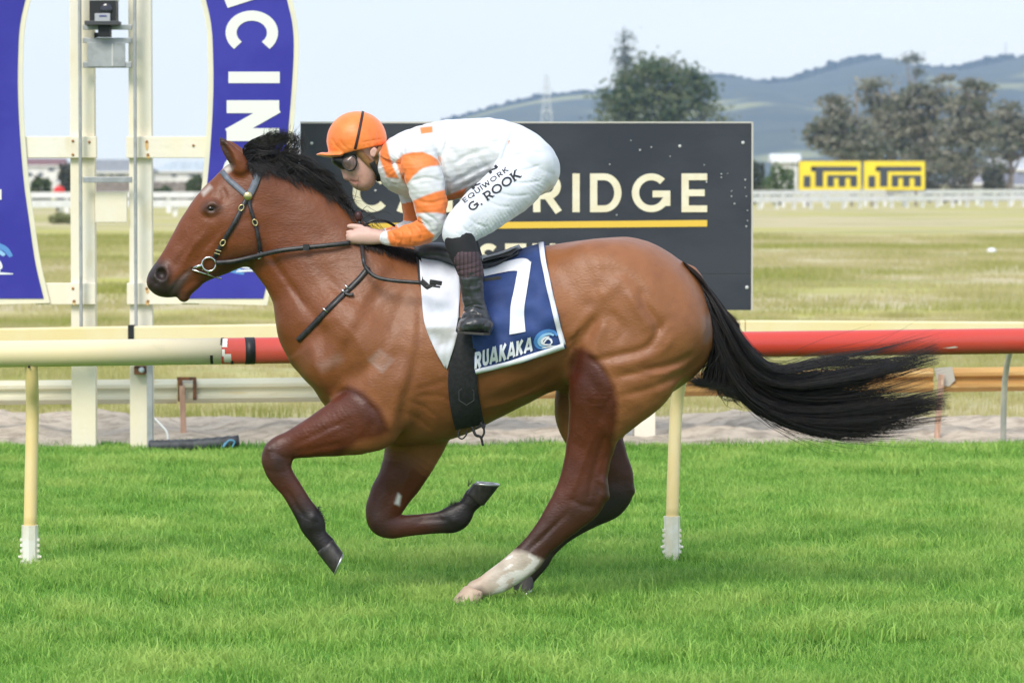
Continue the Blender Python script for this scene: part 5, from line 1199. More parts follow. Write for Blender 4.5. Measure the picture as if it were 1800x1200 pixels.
# near side fall of the mane lying on the neck
for i in range(1500):
    u = rng.uniform(); r0_ = crest[int(u * 59)]; L = rng.uniform(22, 46)
    ang = R(rng.normal(38, 12)); d = np.array((math.cos(ang), math.sin(ang))); p1 = r0_ + d * L * .5 + (0, -3); p2 = r0_ + d * L
    Q = []
    for k, (q, lf) in enumerate(((r0_ + (0, 3), .006), (p1, .012), (p2 + rng.normal(size=2) * 3, .010 + .012 * rng.uniform()))):
        Q.append(cast(horse_bvh, q[0], q[1], lf) if k else np.array(H(q[0], q[1], -.012)))
    paths.append(hair_path(np.array(Q), 6))
# forelock and wild top tufts blown back
for i in range(260):
    s = np.array((rng.uniform(432, 470), rng.uniform(280, 290))); kx = rng.uniform(.5, 1.1); e = rng.uniform(); w = rng.normal() * 6
    paths.append(hair_path(np.array([H(*s, -.01), H(s[0] - 6 + 10 * e, s[1] - 24 - 8 * e, -.02), H(s[0] + 22 + 18 * e, s[1] - 36 - 10 * e + w * .5, -.03), H(s[0] + 48 * kx + 10, s[1] - 40 - 14 * e + w, -.03), H(s[0] + 62 * kx + 20 * e, s[1] - 46 * rng.uniform(.5, 1.2) + w, -.03)]), 10))
for i in range(34):
    s = np.array((rng.uniform(585, 625), rng.uniform(340, 378))); paths.append(hair_path(np.array([H(*s, -.03), H(s[0] + 8 + rng.uniform(0, 8), s[1] - 26, -.05), H(s[0] + 14 + rng.uniform(-6, 8), s[1] - 52 + rng.normal() * 10, -.06)]), 8))
def mane_ok(P):
    px_, py_ = pix(P); lim = np.interp(px_, [425, 470, 520, 560, 590, 610, 625, 660], [240, 232, 240, 288, 312, 345, 384, 404])
    return (py_ > lim - 10).all() and px_.max() < 634
paths = [p for p in paths if mane_ok(p) or rng.uniform() < .02]
# flyaway curls over the poll, and the mane lying short over the withers
for i in range(240):
    s = np.array((rng.uniform(440, 520), rng.uniform(268, 296))); a_ = rng.uniform(0, 6.28); r_ = rng.uniform(6, 16); dx = rng.uniform(.6, 1.5); tw = rng.uniform(2.0, 4.2)
    Q = [(s[0] + 26 * dx * t + r_ * math.sin(tw * t + a_) * t, s[1] - (30 + 12 * dx) * t ** .8 + r_ * math.cos(tw * t + a_) * t) for t in np.linspace(0, 1, 10)]
    if max(q[0] for q in Q) < 545 and min(q[1] for q in Q) > 214: paths.append(np.array([H(q[0], q[1], -.01 - .03 * k / 9) for k, q in enumerate(Q)]))
for i in range(900):
    u = rng.uniform(); s = np.array((612 + 128 * u, 398 + 40 * u ** .8)); L = rng.uniform(10, 30); Q = [np.array(H(s[0], s[1] + 4, -.03))]
    for t in (.5, 1): Q.append(cast(horse_bvh, s[0] + 12 * t + rng.normal() * 2, s[1] + 6 + L * t, .006 + .006 * rng.uniform()))
    paths.append(catmull(np.array(Q), 6))
strands('mane', paths, m_hair, hr, .0013)
# ---- tail
guides = [
    [(1222, 486), (1250, 514), (1285, 566), (1330, 628), (1372, 648), (1440, 634), (1540, 626), (1655, 602)],
    [(1222, 487), (1250, 518), (1284, 574), (1328, 640), (1385, 664), (1470, 652), (1560, 645), (1652, 622)],
    [(1222, 488), (1249, 522), (1280, 584), (1322, 655), (1390, 684), (1470, 676), (1550, 655), (1645, 628)],
    [(1222, 490), (1247, 528), (1274, 596), (1316, 670), (1385, 704), (1480, 706), (1570, 700), (1655, 690)],
    [(1222, 492), (1245, 534), (1268, 604), (1308, 682), (1375, 720), (1470, 728), (1570, 720), (1664, 702)],
    [(1221, 494), (1243, 540), (1264, 612), (1304, 688), (1370, 732), (1455, 746), (1555, 740), (1665, 718)],
    [(1221, 496), (1242, 545), (1262, 618), (1302, 690), (1372, 734), (1450, 755), (1540, 752), (1635, 734)]]
GD = np.array([catmull(g_, 16) for g_ in guides])
wts = np.array([.42, .55, .75, .55, 1.5, 1.7, 1.2]); paths = []
TL = []
for i in range(64):
    a = rng.choice(7, p=wts / wts.sum()); TL.append((np.clip(a + rng.normal() * .40, 0, 6 - 1e-6), rng.uniform(4, 8), rng.uniform(0, 6.28), rng.normal(), rng.uniform(.70, 1.07), rng.normal() * .045, rng.uniform(.6, 1.6)))
for i in range(5600):
    tl_ = TL[rng.integers(64)]; q = np.clip(tl_[0] + rng.normal() * .10, 0, 6 - 1e-6); q0 = int(q); fr = q - q0
    P = GD[q0] * (1 - fr) + GD[min(q0 + 1, 6)] * fr
    lock = math.sin(q * 9 + 1.3); cut = tl_[4] * rng.uniform(.90, 1.04) if rng.uniform() < .8 else rng.uniform(.45, .85)
    t = np.linspace(0, min(cut, 1.0) * 15, 16); i0 = np.minimum(t.astype(int), 14); u = (t - i0)[:, None]; P = P[i0] * (1 - u) + P[i0 + 1] * u
    s = np.linspace(0, 1, 16); amp = 3 + 7 * s ** 2
    P = P + np.stack([rng.normal() * 5 * s, amp * .95 * np.sin(s * tl_[1] * 1.3 + tl_[2]) * s + tl_[3] * 8 * s ** 1.3 + rng.normal() * (1.2 + 3.0 * tl_[6] * s ** 2) + (rng.normal() * 20 * s ** 2 if rng.uniform() < .09 else 0)], 1)
    yy = tl_[5] * np.sin(s * 2.2) + rng.normal() * (.012 + .014 * np.sin(s * 2.4)) + .01 * np.sin(s * 5 + q)
    paths.append(np.array([H(p[0], p[1], y) for p, y in zip(P, yy)]))
# short hair and curls at the root hanging beside the quarters
for i in range(1100):
    s0 = rng.uniform(); a = np.array((1238 + 20 * s0, 520 + 60 * s0)); e = rng.uniform(); c_ = rng.normal() * 6
    ctrl = [(a[0], a[1]), (a[0] + 14 + 10 * e, a[1] + 52), (1246 + 60 * e + c_, 645 + 14 * e), (1236 + 74 * e + c_, 672 + 16 * e), (1216 + 92 * e - 10 * rng.uniform() + c_, 664 + 34 * e + rng.normal() * 8)]
    yo = rng.normal() * .035; wv_ = rng.normal() * 5; paths.append(np.array([H(p[0] + wv_ * math.sin(k_ * .8) , p[1], yo - .015) for k_, p in enumerate(catmull(ctrl, 12))]))
for i in range(90):
    e = rng.uniform(); x0 = 1290 + 60 * e; ctrl = [(1262 + 10 * e, 590), (1275 + 20 * e, 650), (x0 - 30, 684 + 10 * rng.uniform()), (x0 - 6 + rng.normal() * 8, 700 + rng.normal() * 8), (x0 + 16 * rng.normal(), 706 + rng.normal() * 12)]
    yo = rng.normal() * .03; paths.append(np.array([H(p[0], p[1], yo) for p in catmull(ctrl, 12)]))
strands('tail', paths, m_hair, hr, .0017)
paths = []
for i in range(650):
    e = rng.uniform(); w = rng.normal() * 4; yo = rng.normal() * .018
    paths.append(np.array([H(p[0], p[1], yo - .02) for p in catmull([(1200 + 18 * e, 459 + 22 * e), (1232 + 8 * e, 485 + 18 * e), (1260 + 8 * e + w * .3, 530 + 10 * e + w * .5), (1284 + 18 * e, 574 + w)], 10)]))
strands('tail_root_hair', paths, m_hairb, hr, .0016)

# ================================================================== TACK
m_leather = mat('black_leather', (.014, .013, .014), .42, col2=(.030, .028, .028), nscale=40, spec=.5)
m_greyleather = mat('grey_blue_leather', (.16, .18, .22), .5, col2=(.11, .125, .155), nscale=30)
m_brass = mat('brass', (.62, .52, .26), .28, metal=.9); m_chrome = mat('chrome', (.66, .66, .66), .18, metal=1.0)
def strap(name, pts, width, bvh, m_, par, lift=.005, n=28, thick=.004, taper=None):
    """leather strap lying on a body: centre line in photo pixels, width in pixels"""
    P = catmull(pts, n); T = np.gradient(P, axis=0); T /= np.linalg.norm(T, axis=1)[:, None] + 1e-9; N = np.stack([-T[:, 1], T[:, 0]], 1); V = []
    for i in range(n):
        w = width if taper is None else width + (taper - width) * i / (n - 1)
        for k in (-.5, 0, .5): V.append(cast(bvh, *(P[i] + N[i] * w * k), lift))
    V = np.array(V).reshape(n, 3, 3); V[1:-1] = (V[:-2] + 2 * V[1:-1] + V[2:]) / 4
    F = [(3 * i + j, 3 * i + j + 1, 3 * i + 4 + j, 3 * i + 3 + j) for i in range(n - 1) for j in (0, 1)]
    return solid(obj(name, V.reshape(-1, 3), F, m_, par, True), thick)
def ring(name, c, ra_, rb_, rad, ang, m_, par, n=24):
    a = R(ang); P = []
    for i in range(n + 1):
        t = 2 * math.pi * i / n; u, v = ra_ * math.cos(t), rb_ * math.sin(t); P.append((c[0] + u * math.cos(a) - v * math.sin(a), c[1], c[2] + u * math.sin(a) + v * math.cos(a)))
    return MB().tube(P, rad, 8, False).build(name, m_, par, True)
bd = thing('bridle', 'black leather bridle with a grey browband, brass rosette and steel ring bit', 'bridle', tuple(float(v) for v in cast(horse_bvh, 436, 345, .01)))
strap('browband', [(391, 302), (402, 316), (418, 330), (433, 343)], 9.5, horse_bvh, m_greyleather, bd, .006)
strap('headpiece', [(455, 296), (452, 312), (446, 328), (438, 344)], 12, horse_bvh, m_greyleather, bd, .007)
ck = strap('cheek_strap', [(434, 348), (425, 366), (412, 392), (398, 415), (386, 436), (378, 452)], 8, horse_bvh, m_leather, bd, .007)
tl = strap('throat_lash', [(438, 350), (440, 366), (448, 392), (453, 415), (457, 446)], 6.5, horse_bvh, m_leather, bd, .007)
c = cast(horse_bvh, 436, 345, .012); MB().ball(tuple(c), (.018, .008, .018), 18, 10).build('rosette', m_brass, bd, True)
for (px, py), par_, an in (((424, 366), ck, 60), ((391, 426), ck, 60), ((448, 391), tl, -65)):
    c = cast(horse_bvh, px, py, .014); ring('buckle', c, .0125, .009, .0028, an, m_brass, par_)
for (px, py) in ((384, 440), (382, 445)):
    c = cast(horse_bvh, px, py, .013); MB().tube([(c[0] - .011, c[1], c[2] + .003), (c[0] + .011, c[1], c[2] - .003)], .0022, 6).build('keeper', m_brass, ck)
cb = cast(horse_bvh, 368, 463, .014); bit = ring('bit_ring', cb, .0275, .0275, .0040, 0, m_chrome, bd, 32)
a = cast(horse_bvh, 336, 471, .004); MB().tube([tuple(cb + np.array((-.027, 0, -.004))), tuple(a)], [.0075, .0045], 8).build('mouthpiece', m_chrome, bd, True)
a = cast(horse_bvh, 338, 473, .012); e = cast(horse_bvh, 389, 490, .016); MB().tube([tuple(a), tuple((a + e) / 2 + (0, -.004, 0)), tuple(e)], .0033, 8).build('cheek_bar', m_chrome, bd, True)
MB().tube([tuple(cb + np.array((.004, 0, -.027))), tuple((a + e) / 2 + (0, -.004, .0))], .0033, 8).build('bar_link', m_chrome, bd, True)
c = cast(horse_bvh, 456, 448, .010); ring('loop', c, .008, .014, .0025, -15, m_chrome, bd)
# reins
rn = thing('reins', 'long black leather reins running from the bit ring to the rider', 'reins', tuple(float(v) for v in cb))
def ribbon3(name, ctrl, w, m_, par, n=40, th=.004):
    P = catmull(ctrl, n); T = np.gradient(P, axis=0); T /= np.linalg.norm(T, axis=1)[:, None]; N = np.cross(T, (0, 1, 0)); N /= np.linalg.norm(N, axis=1)[:, None]
    V = np.concatenate([P + N * w / 2, P - N * w / 2]); F = [(i, i + 1, n + i + 1, n + i) for i in range(n - 1)]
    return solid(obj(name, V, F, m_, par, True), th)
HANDY = -.118
r1 = [tuple(cb + np.array((.026, -.004, .006))), tuple(cast(horse_bvh, 410, 457, .016)), tuple(cast(horse_bvh, 445, 449, .018)), H(490, 441, -.115), H(540, 435, -.125), H(580, 431, -.128), H(616, 427, HANDY)]
near_rein = ribbon3('rein', r1, .019, m_leather, rn)
r2 = [tuple(np.array((cb[0], 2 * HY - cb[1], cb[2]))), H(420, 455, .125), H(490, 443, .115), H(560, 435, .10), H(616, 424, .05)]
ribbon3('rein', r2, .019, m_leather, rn)
p = H(538, 435, -.128); MB().box(p[0] - .012, p[0] + .012, p[1] - .006, p[1] + .006, p[2] - .012, p[2] + .013).build('rein_stop', m_leather, near_rein)
ribbon3('rein_end', [H(636, 430, -.115), H(638, 452, -.20), H(643, 470, -.215), H(660, 486, -.23), H(690, 493, -.25), H(742, 497, -.262)], .015, m_leather, rn)
ribbon3('rein_bight', [H(636, 402, -.10), H(645, 393, -.12), H(660, 387, -.12), H(678, 389, -.10), H(694, 397, -.06)], .010, m_leather, rn)
# breastplate
bp = thing('breastplate', 'thin black breastplate strap slanting across the chest of the horse', 'strap', tuple(float(v) for v in cast(horse_bvh, 600, 520, .01)))
bs = strap('strap', [(648, 470), (630, 492), (605, 516), (575, 546), (548, 574), (530, 592), (524, 598)], 9, horse_bvh, m_leather, bp, .006, 36)
for (px, py) in ((611, 506), (605, 514), (573, 546)):
    c = cast(horse_bvh, px, py, .012); MB().tube([(c[0] - .009, c[1], c[2] + .010), (c[0] + .009, c[1], c[2] - .008)], .0035, 6).build('buckle', m_chrome, bs, True)
strap('strap_end', [(606, 516), (614, 519), (622, 518)], 5, horse_bvh, m_leather, bs, .013, 8)
# ---- cloths
def cloth(name, left, right, n, m, lift, m_, par, mirror=None, thick=.005, ripple=0.0, crown=0.0):
    """sheet lying on the horse; left and right edge lines run from top to bottom"""
    A = catmull(left, n); B = catmull(right, n); V = []
    for i in range(n):
        for j in range(m):
            t = j / (m - 1); q = A[i] * (1 - t) + B[i] * t + np.array((0, -4 * crown * t * (1 - t)))
            r_ = ripple * (math.sin(q[0] * .11 + q[1] * .05) * math.sin(q[1] * .07 - q[0] * .04) + .5 * math.sin(q[0] * .05 - q[1] * .13)) * min(1, i / (n * .25))
            V.append(cast(horse_bvh, q[0], q[1], lift + r_))
    V = np.array(V).reshape(n, m, 3)
    for _ in range(2):
        V[1:-1] = (V[:-2] + 2 * V[1:-1] + V[2:]) / 4; V[:, 1:-1] = (V[:, :-2] + 2 * V[:, 1:-1] + V[:, 2:]) / 4
    V = V.reshape(-1, 3); F = [(i * m + j, i * m + j + 1, (i + 1) * m + j + 1, (i + 1) * m + j) for i in range(n - 1) for j in range(m - 1)]
    if mirror:
        W2 = V.copy(); W2[:, 1] = 2 * HY - W2[:, 1]; k = len(V); V = np.vstack([V, W2]); F = F + [tuple(i + k for i in f[::-1]) for f in F]
        if mirror == 'top': F += [(j + 1, j, k + j, k + j + 1) for j in range(m - 1)]
        else: b_ = (n - 1) * m; F += [(b_ + j, b_ + j + 1, k + b_ + j + 1, k + b_ + j) for j in range(m - 1)]
    o = obj(name, V, F, m_, par, True); solid(o, thick); return o, V
sc_ = thing('saddle_cloth', 'navy blue saddle cloth with white border, large 7 and wave emblem', 'saddle cloth', tuple(float(v) for v in cast(horse_bvh, 900, 540, 0)))
m_navy = mat('navy_cloth', (.018, .045, .17), .7, col2=(.024, .058, .21), nscale=7, sheen=.2, bump=.0008, bscale=400)
m_white = mat('white_cloth', (.80, .81, .85), .75, col2=(.74, .75, .80), nscale=6)
navy, NV = cloth('cloth', [(804, 462), (814, 500), (826, 560), (832, 610), (835, 656)], [(957, 426), (963, 470), (973, 520), (984, 566), (994, 609)], 44, 36, .012, m_navy, sc_, 'top', .005, .010, -3)
nb = bvh_of(NV, [tuple(p.vertices) for p in navy.data.polygons])
strap('border', [(951, 426), (957, 468), (968, 520), (979, 566), (990, 606)], 9, nb, m_white, sc_, .009, 40, .003)
strap('border', [(991, 607), (950, 621), (900, 637), (836, 653)], 9, nb, m_white, sc_, .0095, 40, .003)
def on_cloth(px, py, k=0.0): return tuple(cast(nb, px, py, .008 + k))
def strip(name, A, B, m_, par, k=0.0, n=24):
    a = catmull(A, n); b_ = catmull(B, n); V = []
    for i in range(n):
        for t in (0, .33, .67, 1): q = a[i] * (1 - t) + b_[i] * t; V.append(on_cloth(q[0], q[1], k))
    return obj(name, V, [(4 * i + j, 4 * i + j + 1, 4 * i + 5 + j, 4 * i + 4 + j) for i in range(n - 1) for j in range(3)], m_, par, True)
sv = strip('numeral', [(849, 469), (872, 465), (895, 460), (912, 456), (926, 456), (934, 462)], [(852, 487), (874, 482), (896, 478), (910, 478), (912, 482), (912, 490)], m_white, navy)
strip('numeral', [(910, 478), (904, 510), (898, 545), (896, 588)], [(935, 461), (928, 505), (921, 545), (923, 583)], m_white, navy, .0006)
S, w = lettering('RUAKAKA', .245, .11)
def rp(u, v, k): q = u / w; return on_cloth(834 + 101 * q + 1.5 * v, 648 - 31 * q - 29 * v + 3 * q * v, k)
v, f = letter_mesh(S, rp); obj('lettering', v, f, m_white, navy)
wave_logo(lambda u, v, k: on_cloth(938 + 43 * u, 616 - 34 * v - 5 * u, k), navy, mat('wave_mid', (.08, .25, .60), .6), m_w2, m_white)
wp = thing('saddle_pad', 'white saddle pad with a dirty grey pointed tip in front of the boot', 'pad', tuple(float(v) for v in cast(horse_bvh, 770, 520, 0)))
m_padw = mat('pad_white', (.78, .79, .84), .75, attr='padcol', col2=(.90, .90, .92), nscale=9, bump=.001, bscale=80)
pad, PV = cloth('pad', [(734, 436), (738, 480), (742, 530), (748, 570), (760, 604), (783, 647)], [(784, 434), (800, 466), (808, 500), (807, 545), (804, 592), (786, 649)], 46, 18, .013, m_padw, wp, 'top', .004, .009, 2)
ppx_, ppy_ = pix(PV); C = np.tile(np.array((.79, .80, .86)), (len(PV), 1)); d_ = np.clip((ppy_ - 574) / 8, 0, 1) * (.55 + .6 * vnoise(PV, 60, 5)) + np.exp(-((ppy_ - 580) / 6) ** 2) * .6; d_ = np.clip(d_, 0, .95)[:, None]
C = C * (1 - d_) + np.array((.42, .42, .39)) * d_; color_attr(pad, 'padcol', C)
strap('binding', [(733, 434), (737, 470), (740, 500)], 8, horse_bvh, m_leather, wp, .014, 16)
gi_ = thing('girth', 'wide black elastic girth strap round the belly with tied laces', 'girth', tuple(float(v) for v in cast(horse_bvh, 820, 680, 0)))
m_girth = mat('girth_elastic', (.010, .010, .011), .8, col2=(.018, .018, .02), nscale=60)
gsh, GV = cloth('strap', [(806, 560), (797, 610), (789, 650), (789, 690), (794, 725), (800, 752)], [(836, 560), (837, 610), (838, 650), (841, 690), (846, 720), (850, 742)], 30, 10, .012, m_girth, gi_, 'bottom', .005)
cg = cast(horse_bvh, 820, 692, .022); hexp = [(cg[0] + .034 * math.sin(R(a_)), cg[1] - .001, cg[2] + .038 * math.cos(R(a_))) for a_ in range(0, 361, 60)]
MB().tube(hexp, .0012, 6, False).build('stitched_badge', mat('thread', (.06, .06, .062), .7), gsh)
MB().tube(catmull([H(845, 742, -.20), H(850, 752, -.20), H(852, 744, -.19)], 10), .005, 6).build('lace', m_girth, gi_, True)
MB().tube(catmull([H(808, 755, -.18), H(805, 766, -.19), H(812, 771, -.19), H(819, 765, -.19), H(822, 756, -.18)], 16), .0032, 6).build('lace', m_girth, gi_, True)
MB().tube(catmull([H(830, 750, -.19), H(836, 764, -.20), H(845, 768, -.20), H(849, 783, -.20)], 14), [.006 - .0001 * i for i in range(14)], 6).build('lace', m_girth, gi_, True)
MB().tube(catmull([H(836, 752, -.19), H(848, 748, -.20), H(851, 760, -.20), H(846, 770, -.20)], 14), .0045, 6).build('lace', m_girth, gi_, True)
# ---- saddle
sd = thing('saddle', 'small black racing saddle with a pale grey rear panel under the rider', 'saddle', H(830, 440))
fs = Field(hx(725), hx(930), HY - .2, HY + .2, hz(800, 480), hz(800, 405), .005)
fs.limb(Limb([((738, 430), (742, 458), 0, .10), ((772, 426), (776, 462), 0, .125), ((812, 438), (814, 472), 0, .14), ((856, 453), (860, 475), 0, .13), ((903, 438), (908, 456), 0, .09)], 30), .01)
SPt, SQ = fs.mesh(); obj('seat', SPt, SQ, mat('saddle_leather', (.022, .023, .026), .45, col2=(.05, .052, .056), nscale=9), sd, True)
sb_ = bvh_of(np.vstack([HP, SPt]), np.vstack([HQ, SQ + len(HP)]))
strap('rear_panel', [(846, 458), (868, 452), (892, 444), (914, 433)], 8, sb_, mat('pale_panel', (.50, .51, .52), .5), sd, .018, 20, .006)
strap('rear_piping', [(848, 462), (872, 457), (896, 449), (917, 437)], 3, sb_, m_leather, sd, .024, 20, .005)
kn = np.array(H(758, 499, -.29)); bevel(MB().beam(kn + np.array((-.040, 0, .012)), kn + np.array((-.010, -.004, -.014)), .012, .022).beam(kn + np.array((-.020, -.006, -.016)), kn + np.array((.018, -.01, .004)), .010, .016).beam(kn + np.array((-.006, -.012, .010)), kn + np.array((.042, -.008, .002)), .010, .018).beam(kn + np.array((.004, -.014, -.008)), kn + np.array((.036, -.010, -.012)), .008, .008).build('strap_buckle', m_leather, sd), .003)
MB().beam(H(846, 492, -.31), H(880, 488, -.305), .004, .014).build('strap_end', m_leather, sd)

# ================================================================== THE RIDER
def far(L):
    """mirror a limb to the far side"""
    M = Limb.__new__(Limb); M.C = L.C.copy(); M.C[:, 3] *= -1; return M
def shrink(L, d):
    M = Limb.__new__(Limb); M.C = L.C.copy(); M.C[:, 2] = np.maximum(M.C[:, 2] - d, .01); M.C[:, 4] = np.maximum(M.C[:, 4] - d, .01); return M
torso = Limb([((690, 252), (698, 322), 0, .12), ((716, 232), (724, 345), 0, .185), ((762, 216), (772, 354), 0, .195), ((815, 209), (812, 347), 0, .185), ((866, 208), (856, 326), 0, .165), ((902, 217), (880, 306), 0, .15)], 40)
sleeve_n = Limb([((706, 276), (770, 272), -.185, .062), ((706, 300), (777, 292), -.20, .064), ((714, 325), (783, 320), -.21, .062), ((726, 350), (786, 346), -.212, .058), ((732, 374), (785, 378), -.21, .054), ((737, 386), (777, 410), -.205, .050), ((726, 391), (752, 427), -.19, .046), ((706, 397), (720, 433), -.165, .042), ((688, 403), (697, 432), -.145, .036), ((680, 406), (686, 431), -.135, .031)], 60)
sleeve_f = Limb([((688, 285), (745, 282), .17, .06), ((692, 318), (748, 312), .18, .06), ((702, 345), (745, 343), .18, .054), ((709, 372), (748, 378), .17, .05), ((708, 390), (742, 410), .155, .046), ((692, 397), (705, 426), .11, .04), ((674, 402), (680, 426), .07, .031)], 44)
pelvis = Limb([((880, 210), (862, 312), 0, .155), ((915, 222), (892, 330), 0, .172), ((942, 245), (922, 345), 0, .175), ((962, 285), (946, 335), 0, .15)], 30)
thigh_n = Limb([((893, 262), (966, 312), -.10, .092), ((872, 296), (955, 336), -.14, .092), ((842, 322), (922, 364), -.195, .083), ((812, 348), (882, 393), -.25, .074), ((788, 378), (846, 414), -.295, .066), ((779, 398), (834, 420), -.312, .060)], 40)
shin_n = Limb([((790, 396), (828, 412), -.312, .040), ((782, 414), (833, 424), -.322, .049), ((788, 440), (840, 442), -.330, .048), ((798, 462), (845, 460), -.334, .048), ((809, 490), (848, 488), -.336, .045)], 24)
neck_j = Limb([((650, 262), (648, 312), 0, .050), ((668, 258), (676, 312), 0, .054), ((690, 250), (700, 318), 0, .068)], 16)
wrist_n = Limb([((700, 401), (706, 430), -.155, .026), ((678, 406), (678, 428), -.125, .022), ((655, 402), (656, 430), -.112, .024), ((636, 402), (634, 430), -.105, .026), ((622, 406), (620, 428), -.102, .024)], 20)
wrist_f = Limb([((690, 400), (696, 424), .09, .026), ((668, 403), (668, 424), .055, .022), ((645, 400), (645, 426), .045, .024), ((625, 402), (622, 426), .045, .024)], 20)
def box_field(px0, px1, py0, py1, yw, h): return Field(hx(px0), hx(px1), HY - yw, HY + yw, hz(800, py1), hz(800, py0), h)
def normals(P, Q):
    n = np.cross(P[Q[:, 2]] - P[Q[:, 0]], P[Q[:, 3]] - P[Q[:, 1]]); N = np.zeros_like(P)
    for k in range(4):
        for j in range(3): N[:, j] += np.bincount(Q[:, k], weights=n[:, j], minlength=len(P))
    return N / (np.linalg.norm(N, axis=1)[:, None] + 1e-12)
rider = thing('person', 'crouching jockey in an orange and white jacket, white breeches and orange cap', 'person', H(830, 590, -.3))
# ---- body: one continuous figure, showing skin at face, neck and hands
fb = box_field(585, 985, 200, 600, .42, .0045)
for L in (torso, pelvis): fb.limb(shrink(L, .014), .03)
for L in (sleeve_n, sleeve_f, thigh_n, far(thigh_n)): fb.limb(shrink(L, .012), .02)
for L in (shin_n, far(shin_n)): fb.limb(shrink(L, .010), .015)
for s_ in (-1, 1): fb.limb(Limb([((812, 490), (845, 488), s_ * .336, .03), ((816, 535), (848, 532), s_ * .336, .03), ((812, 562), (850, 562), s_ * .345, .03)], 12), .01); fb.limb(Blob(832, 568, s_ * .36, .045, .07, .025), .01)
fb.limb(neck_j, .02); fb.limb(Blob(633, 252, 0, .098, .074, .092, 15), .02)
fb.limb(Limb([((597, 276), (668, 262), 0, .066), ((604, 294), (666, 290), 0, .064), ((612, 309), (662, 311), 0, .056), ((624, 319), (653, 321), 0, .040), ((633, 324), (646, 326), 0, .026)], 20), .012)
fb.limb(Limb([((595, 288), (606, 284), 0, .011), ((600, 301), (614, 296), 0, .013), ((603, 312), (618, 308), 0, .017)], 10), .008)       # nose
fb.limb(Blob(622, 317, 0, .014, .022, .008, -35), .006); fb.limb(Blob(628, 321, 0, .012, .020, .008, -30), .005)                     # lips
for s_ in (-1, 1):
    fb.limb(Blob(614, 311, s_ * .012, .010, .008, .008), .005); fb.limb(Blob(624, 300, s_ * .044, .028, .018, .018, -30), .015)
    fb.limb(Blob(657, 268, s_ * .078, .016, .008, .021, -15), .006); fb.limb(Blob(656, 268, s_ * .088, .009, .006, .013, -15), .004, sub=True)
fb.lines([([(616, 317), (624, 320), (632, 319)], .005, .0035, 0)], .0)
for W_, sg_, yb_ in ((wrist_n, 1, -.105), (wrist_f, -1, .045)):
    fb.limb(W_, .012)
    for i in range(4):
        L_ = (0, 2, 2, -2)[i]
        fb.limb(Blob(615 - L_ + 1.2 * i, 407.5 + 6.2 * i, yb_ + .006 * sg_, .0155, .0100, .0076, 8), .004); fb.limb(Blob(612 - L_ + 1.2 * i, 408 + 6.2 * i, yb_ + .026 * sg_, .0095, .022, .0076), .004); fb.limb(Blob(622 - L_, 408.5 + 6 * i, yb_ + .044 * sg_, .016, .0095, .0074), .004)
    fb.limb(Limb([((648, 399), (648, 409), yb_ - .006 * sg_, .012), ((632, 394), (631, 405), yb_ + .002 * sg_, .0105), ((619, 393), (618, 402), yb_ + .008 * sg_, .0095), ((613, 394), (613, 401), yb_ + .010 * sg_, .0085)], 12), .006)
BP, BQ = fb.mesh(); BP = relax(BP, BQ, 1, .35); del fb
bx_, by_ = pix(BP); C = np.tile(np.array((.60, .36, .29)), (len(BP), 1)) * (1 + .05 * vnoise(BP, 40, 3))[:, None]
m_ = poly_in(bx_, by_, [(612, 314), (622, 313), (636, 319), (630, 325), (617, 322)], 3)[:, None] * .6; C = C * (1 - m_) + np.array((.42, .14, .12)) * m_
m_ = poly_in(bx_, by_, [(603, 305), (640, 296), (650, 318), (636, 326), (620, 312)], 10)[:, None] * .35; C = C * (1 - m_) + np.array((.60, .26, .21)) * m_
m_ = poly_in(bx_, by_, [(600, 390), (672, 390), (672, 440), (600, 440)], 6)[:, None] * .7; C = C * (1 - m_) + np.array((.68, .44, .37)) * m_
jb = obj('body', BP, BQ, mat('skin', (.6, .36, .29), .5, attr='skincol', spec=.4, col2=(.92, .88, .86), nscale=60, nlo=.5, nhi=.8), rider, True); color_attr(jb, 'skincol', C)
# ---- jacket
fj = box_field(665, 915, 195, 445, .31, .0042)
fj.limb(torso, .03); fj.limb(sleeve_f, .02); fj.limb(sleeve_n, .016)
fj.lines([([(690, 404), (696, 416), (697, 430)], .004, .004, -1), ([(704, 399), (710, 414), (708, 430)], .005, .005, -1), ([(716, 395), (726, 410), (724, 428)], .005, .005, -1), ([(730, 390), (742, 404), (742, 422)], .005, .005, -1),
          ([(738, 380), (756, 396), (764, 414)], .006, .006, -1), ([(745, 372), (768, 386), (776, 404)], .005, .005, -1), ([(735, 352), (760, 356), (782, 350)], .003, .006, -1), ([(722, 322), (748, 312), (776, 318)], .004, .007, -1),
          ([(716, 300), (712, 318), (722, 338)], .004, .006, -1), ([(770, 268), (778, 290), (786, 320), (788, 348)], .012, .009, -1), ([(790, 240), (784, 262), (776, 280)], .005, .008, -1), ([(800, 290), (826, 272), (866, 262)], .005, .010, -1), ([(796, 320), (830, 304), (866, 286)], .006, .009, -1), ([(800, 338), (826, 322), (858, 306)], .005, .007, -1), ([(840, 230), (866, 236), (888, 230)], .004, .010, -1), ([(700, 250), (712, 262), (716, 275)], .004, .006, -1), ([(812, 250), (846, 250), (880, 258)], .003, .012, -1), ([(735, 245), (760, 252), (780, 248)], .003, .01, -1)], .03)
JP, JQ = fj.mesh(); del fj
JN = normals(JP, JQ); JP = JP + JN * (.0022 * vnoise(JP * np.array((1, 1, 1.6)), 45, 8) + .0034 * vnoise(JP, 22, 9))[:, None]
jx, jy = pix(JP); wht = np.array((.74, .74, .74)); org = np.array((.92, .23, .045)); C = np.tile(wht, (len(JP), 1))
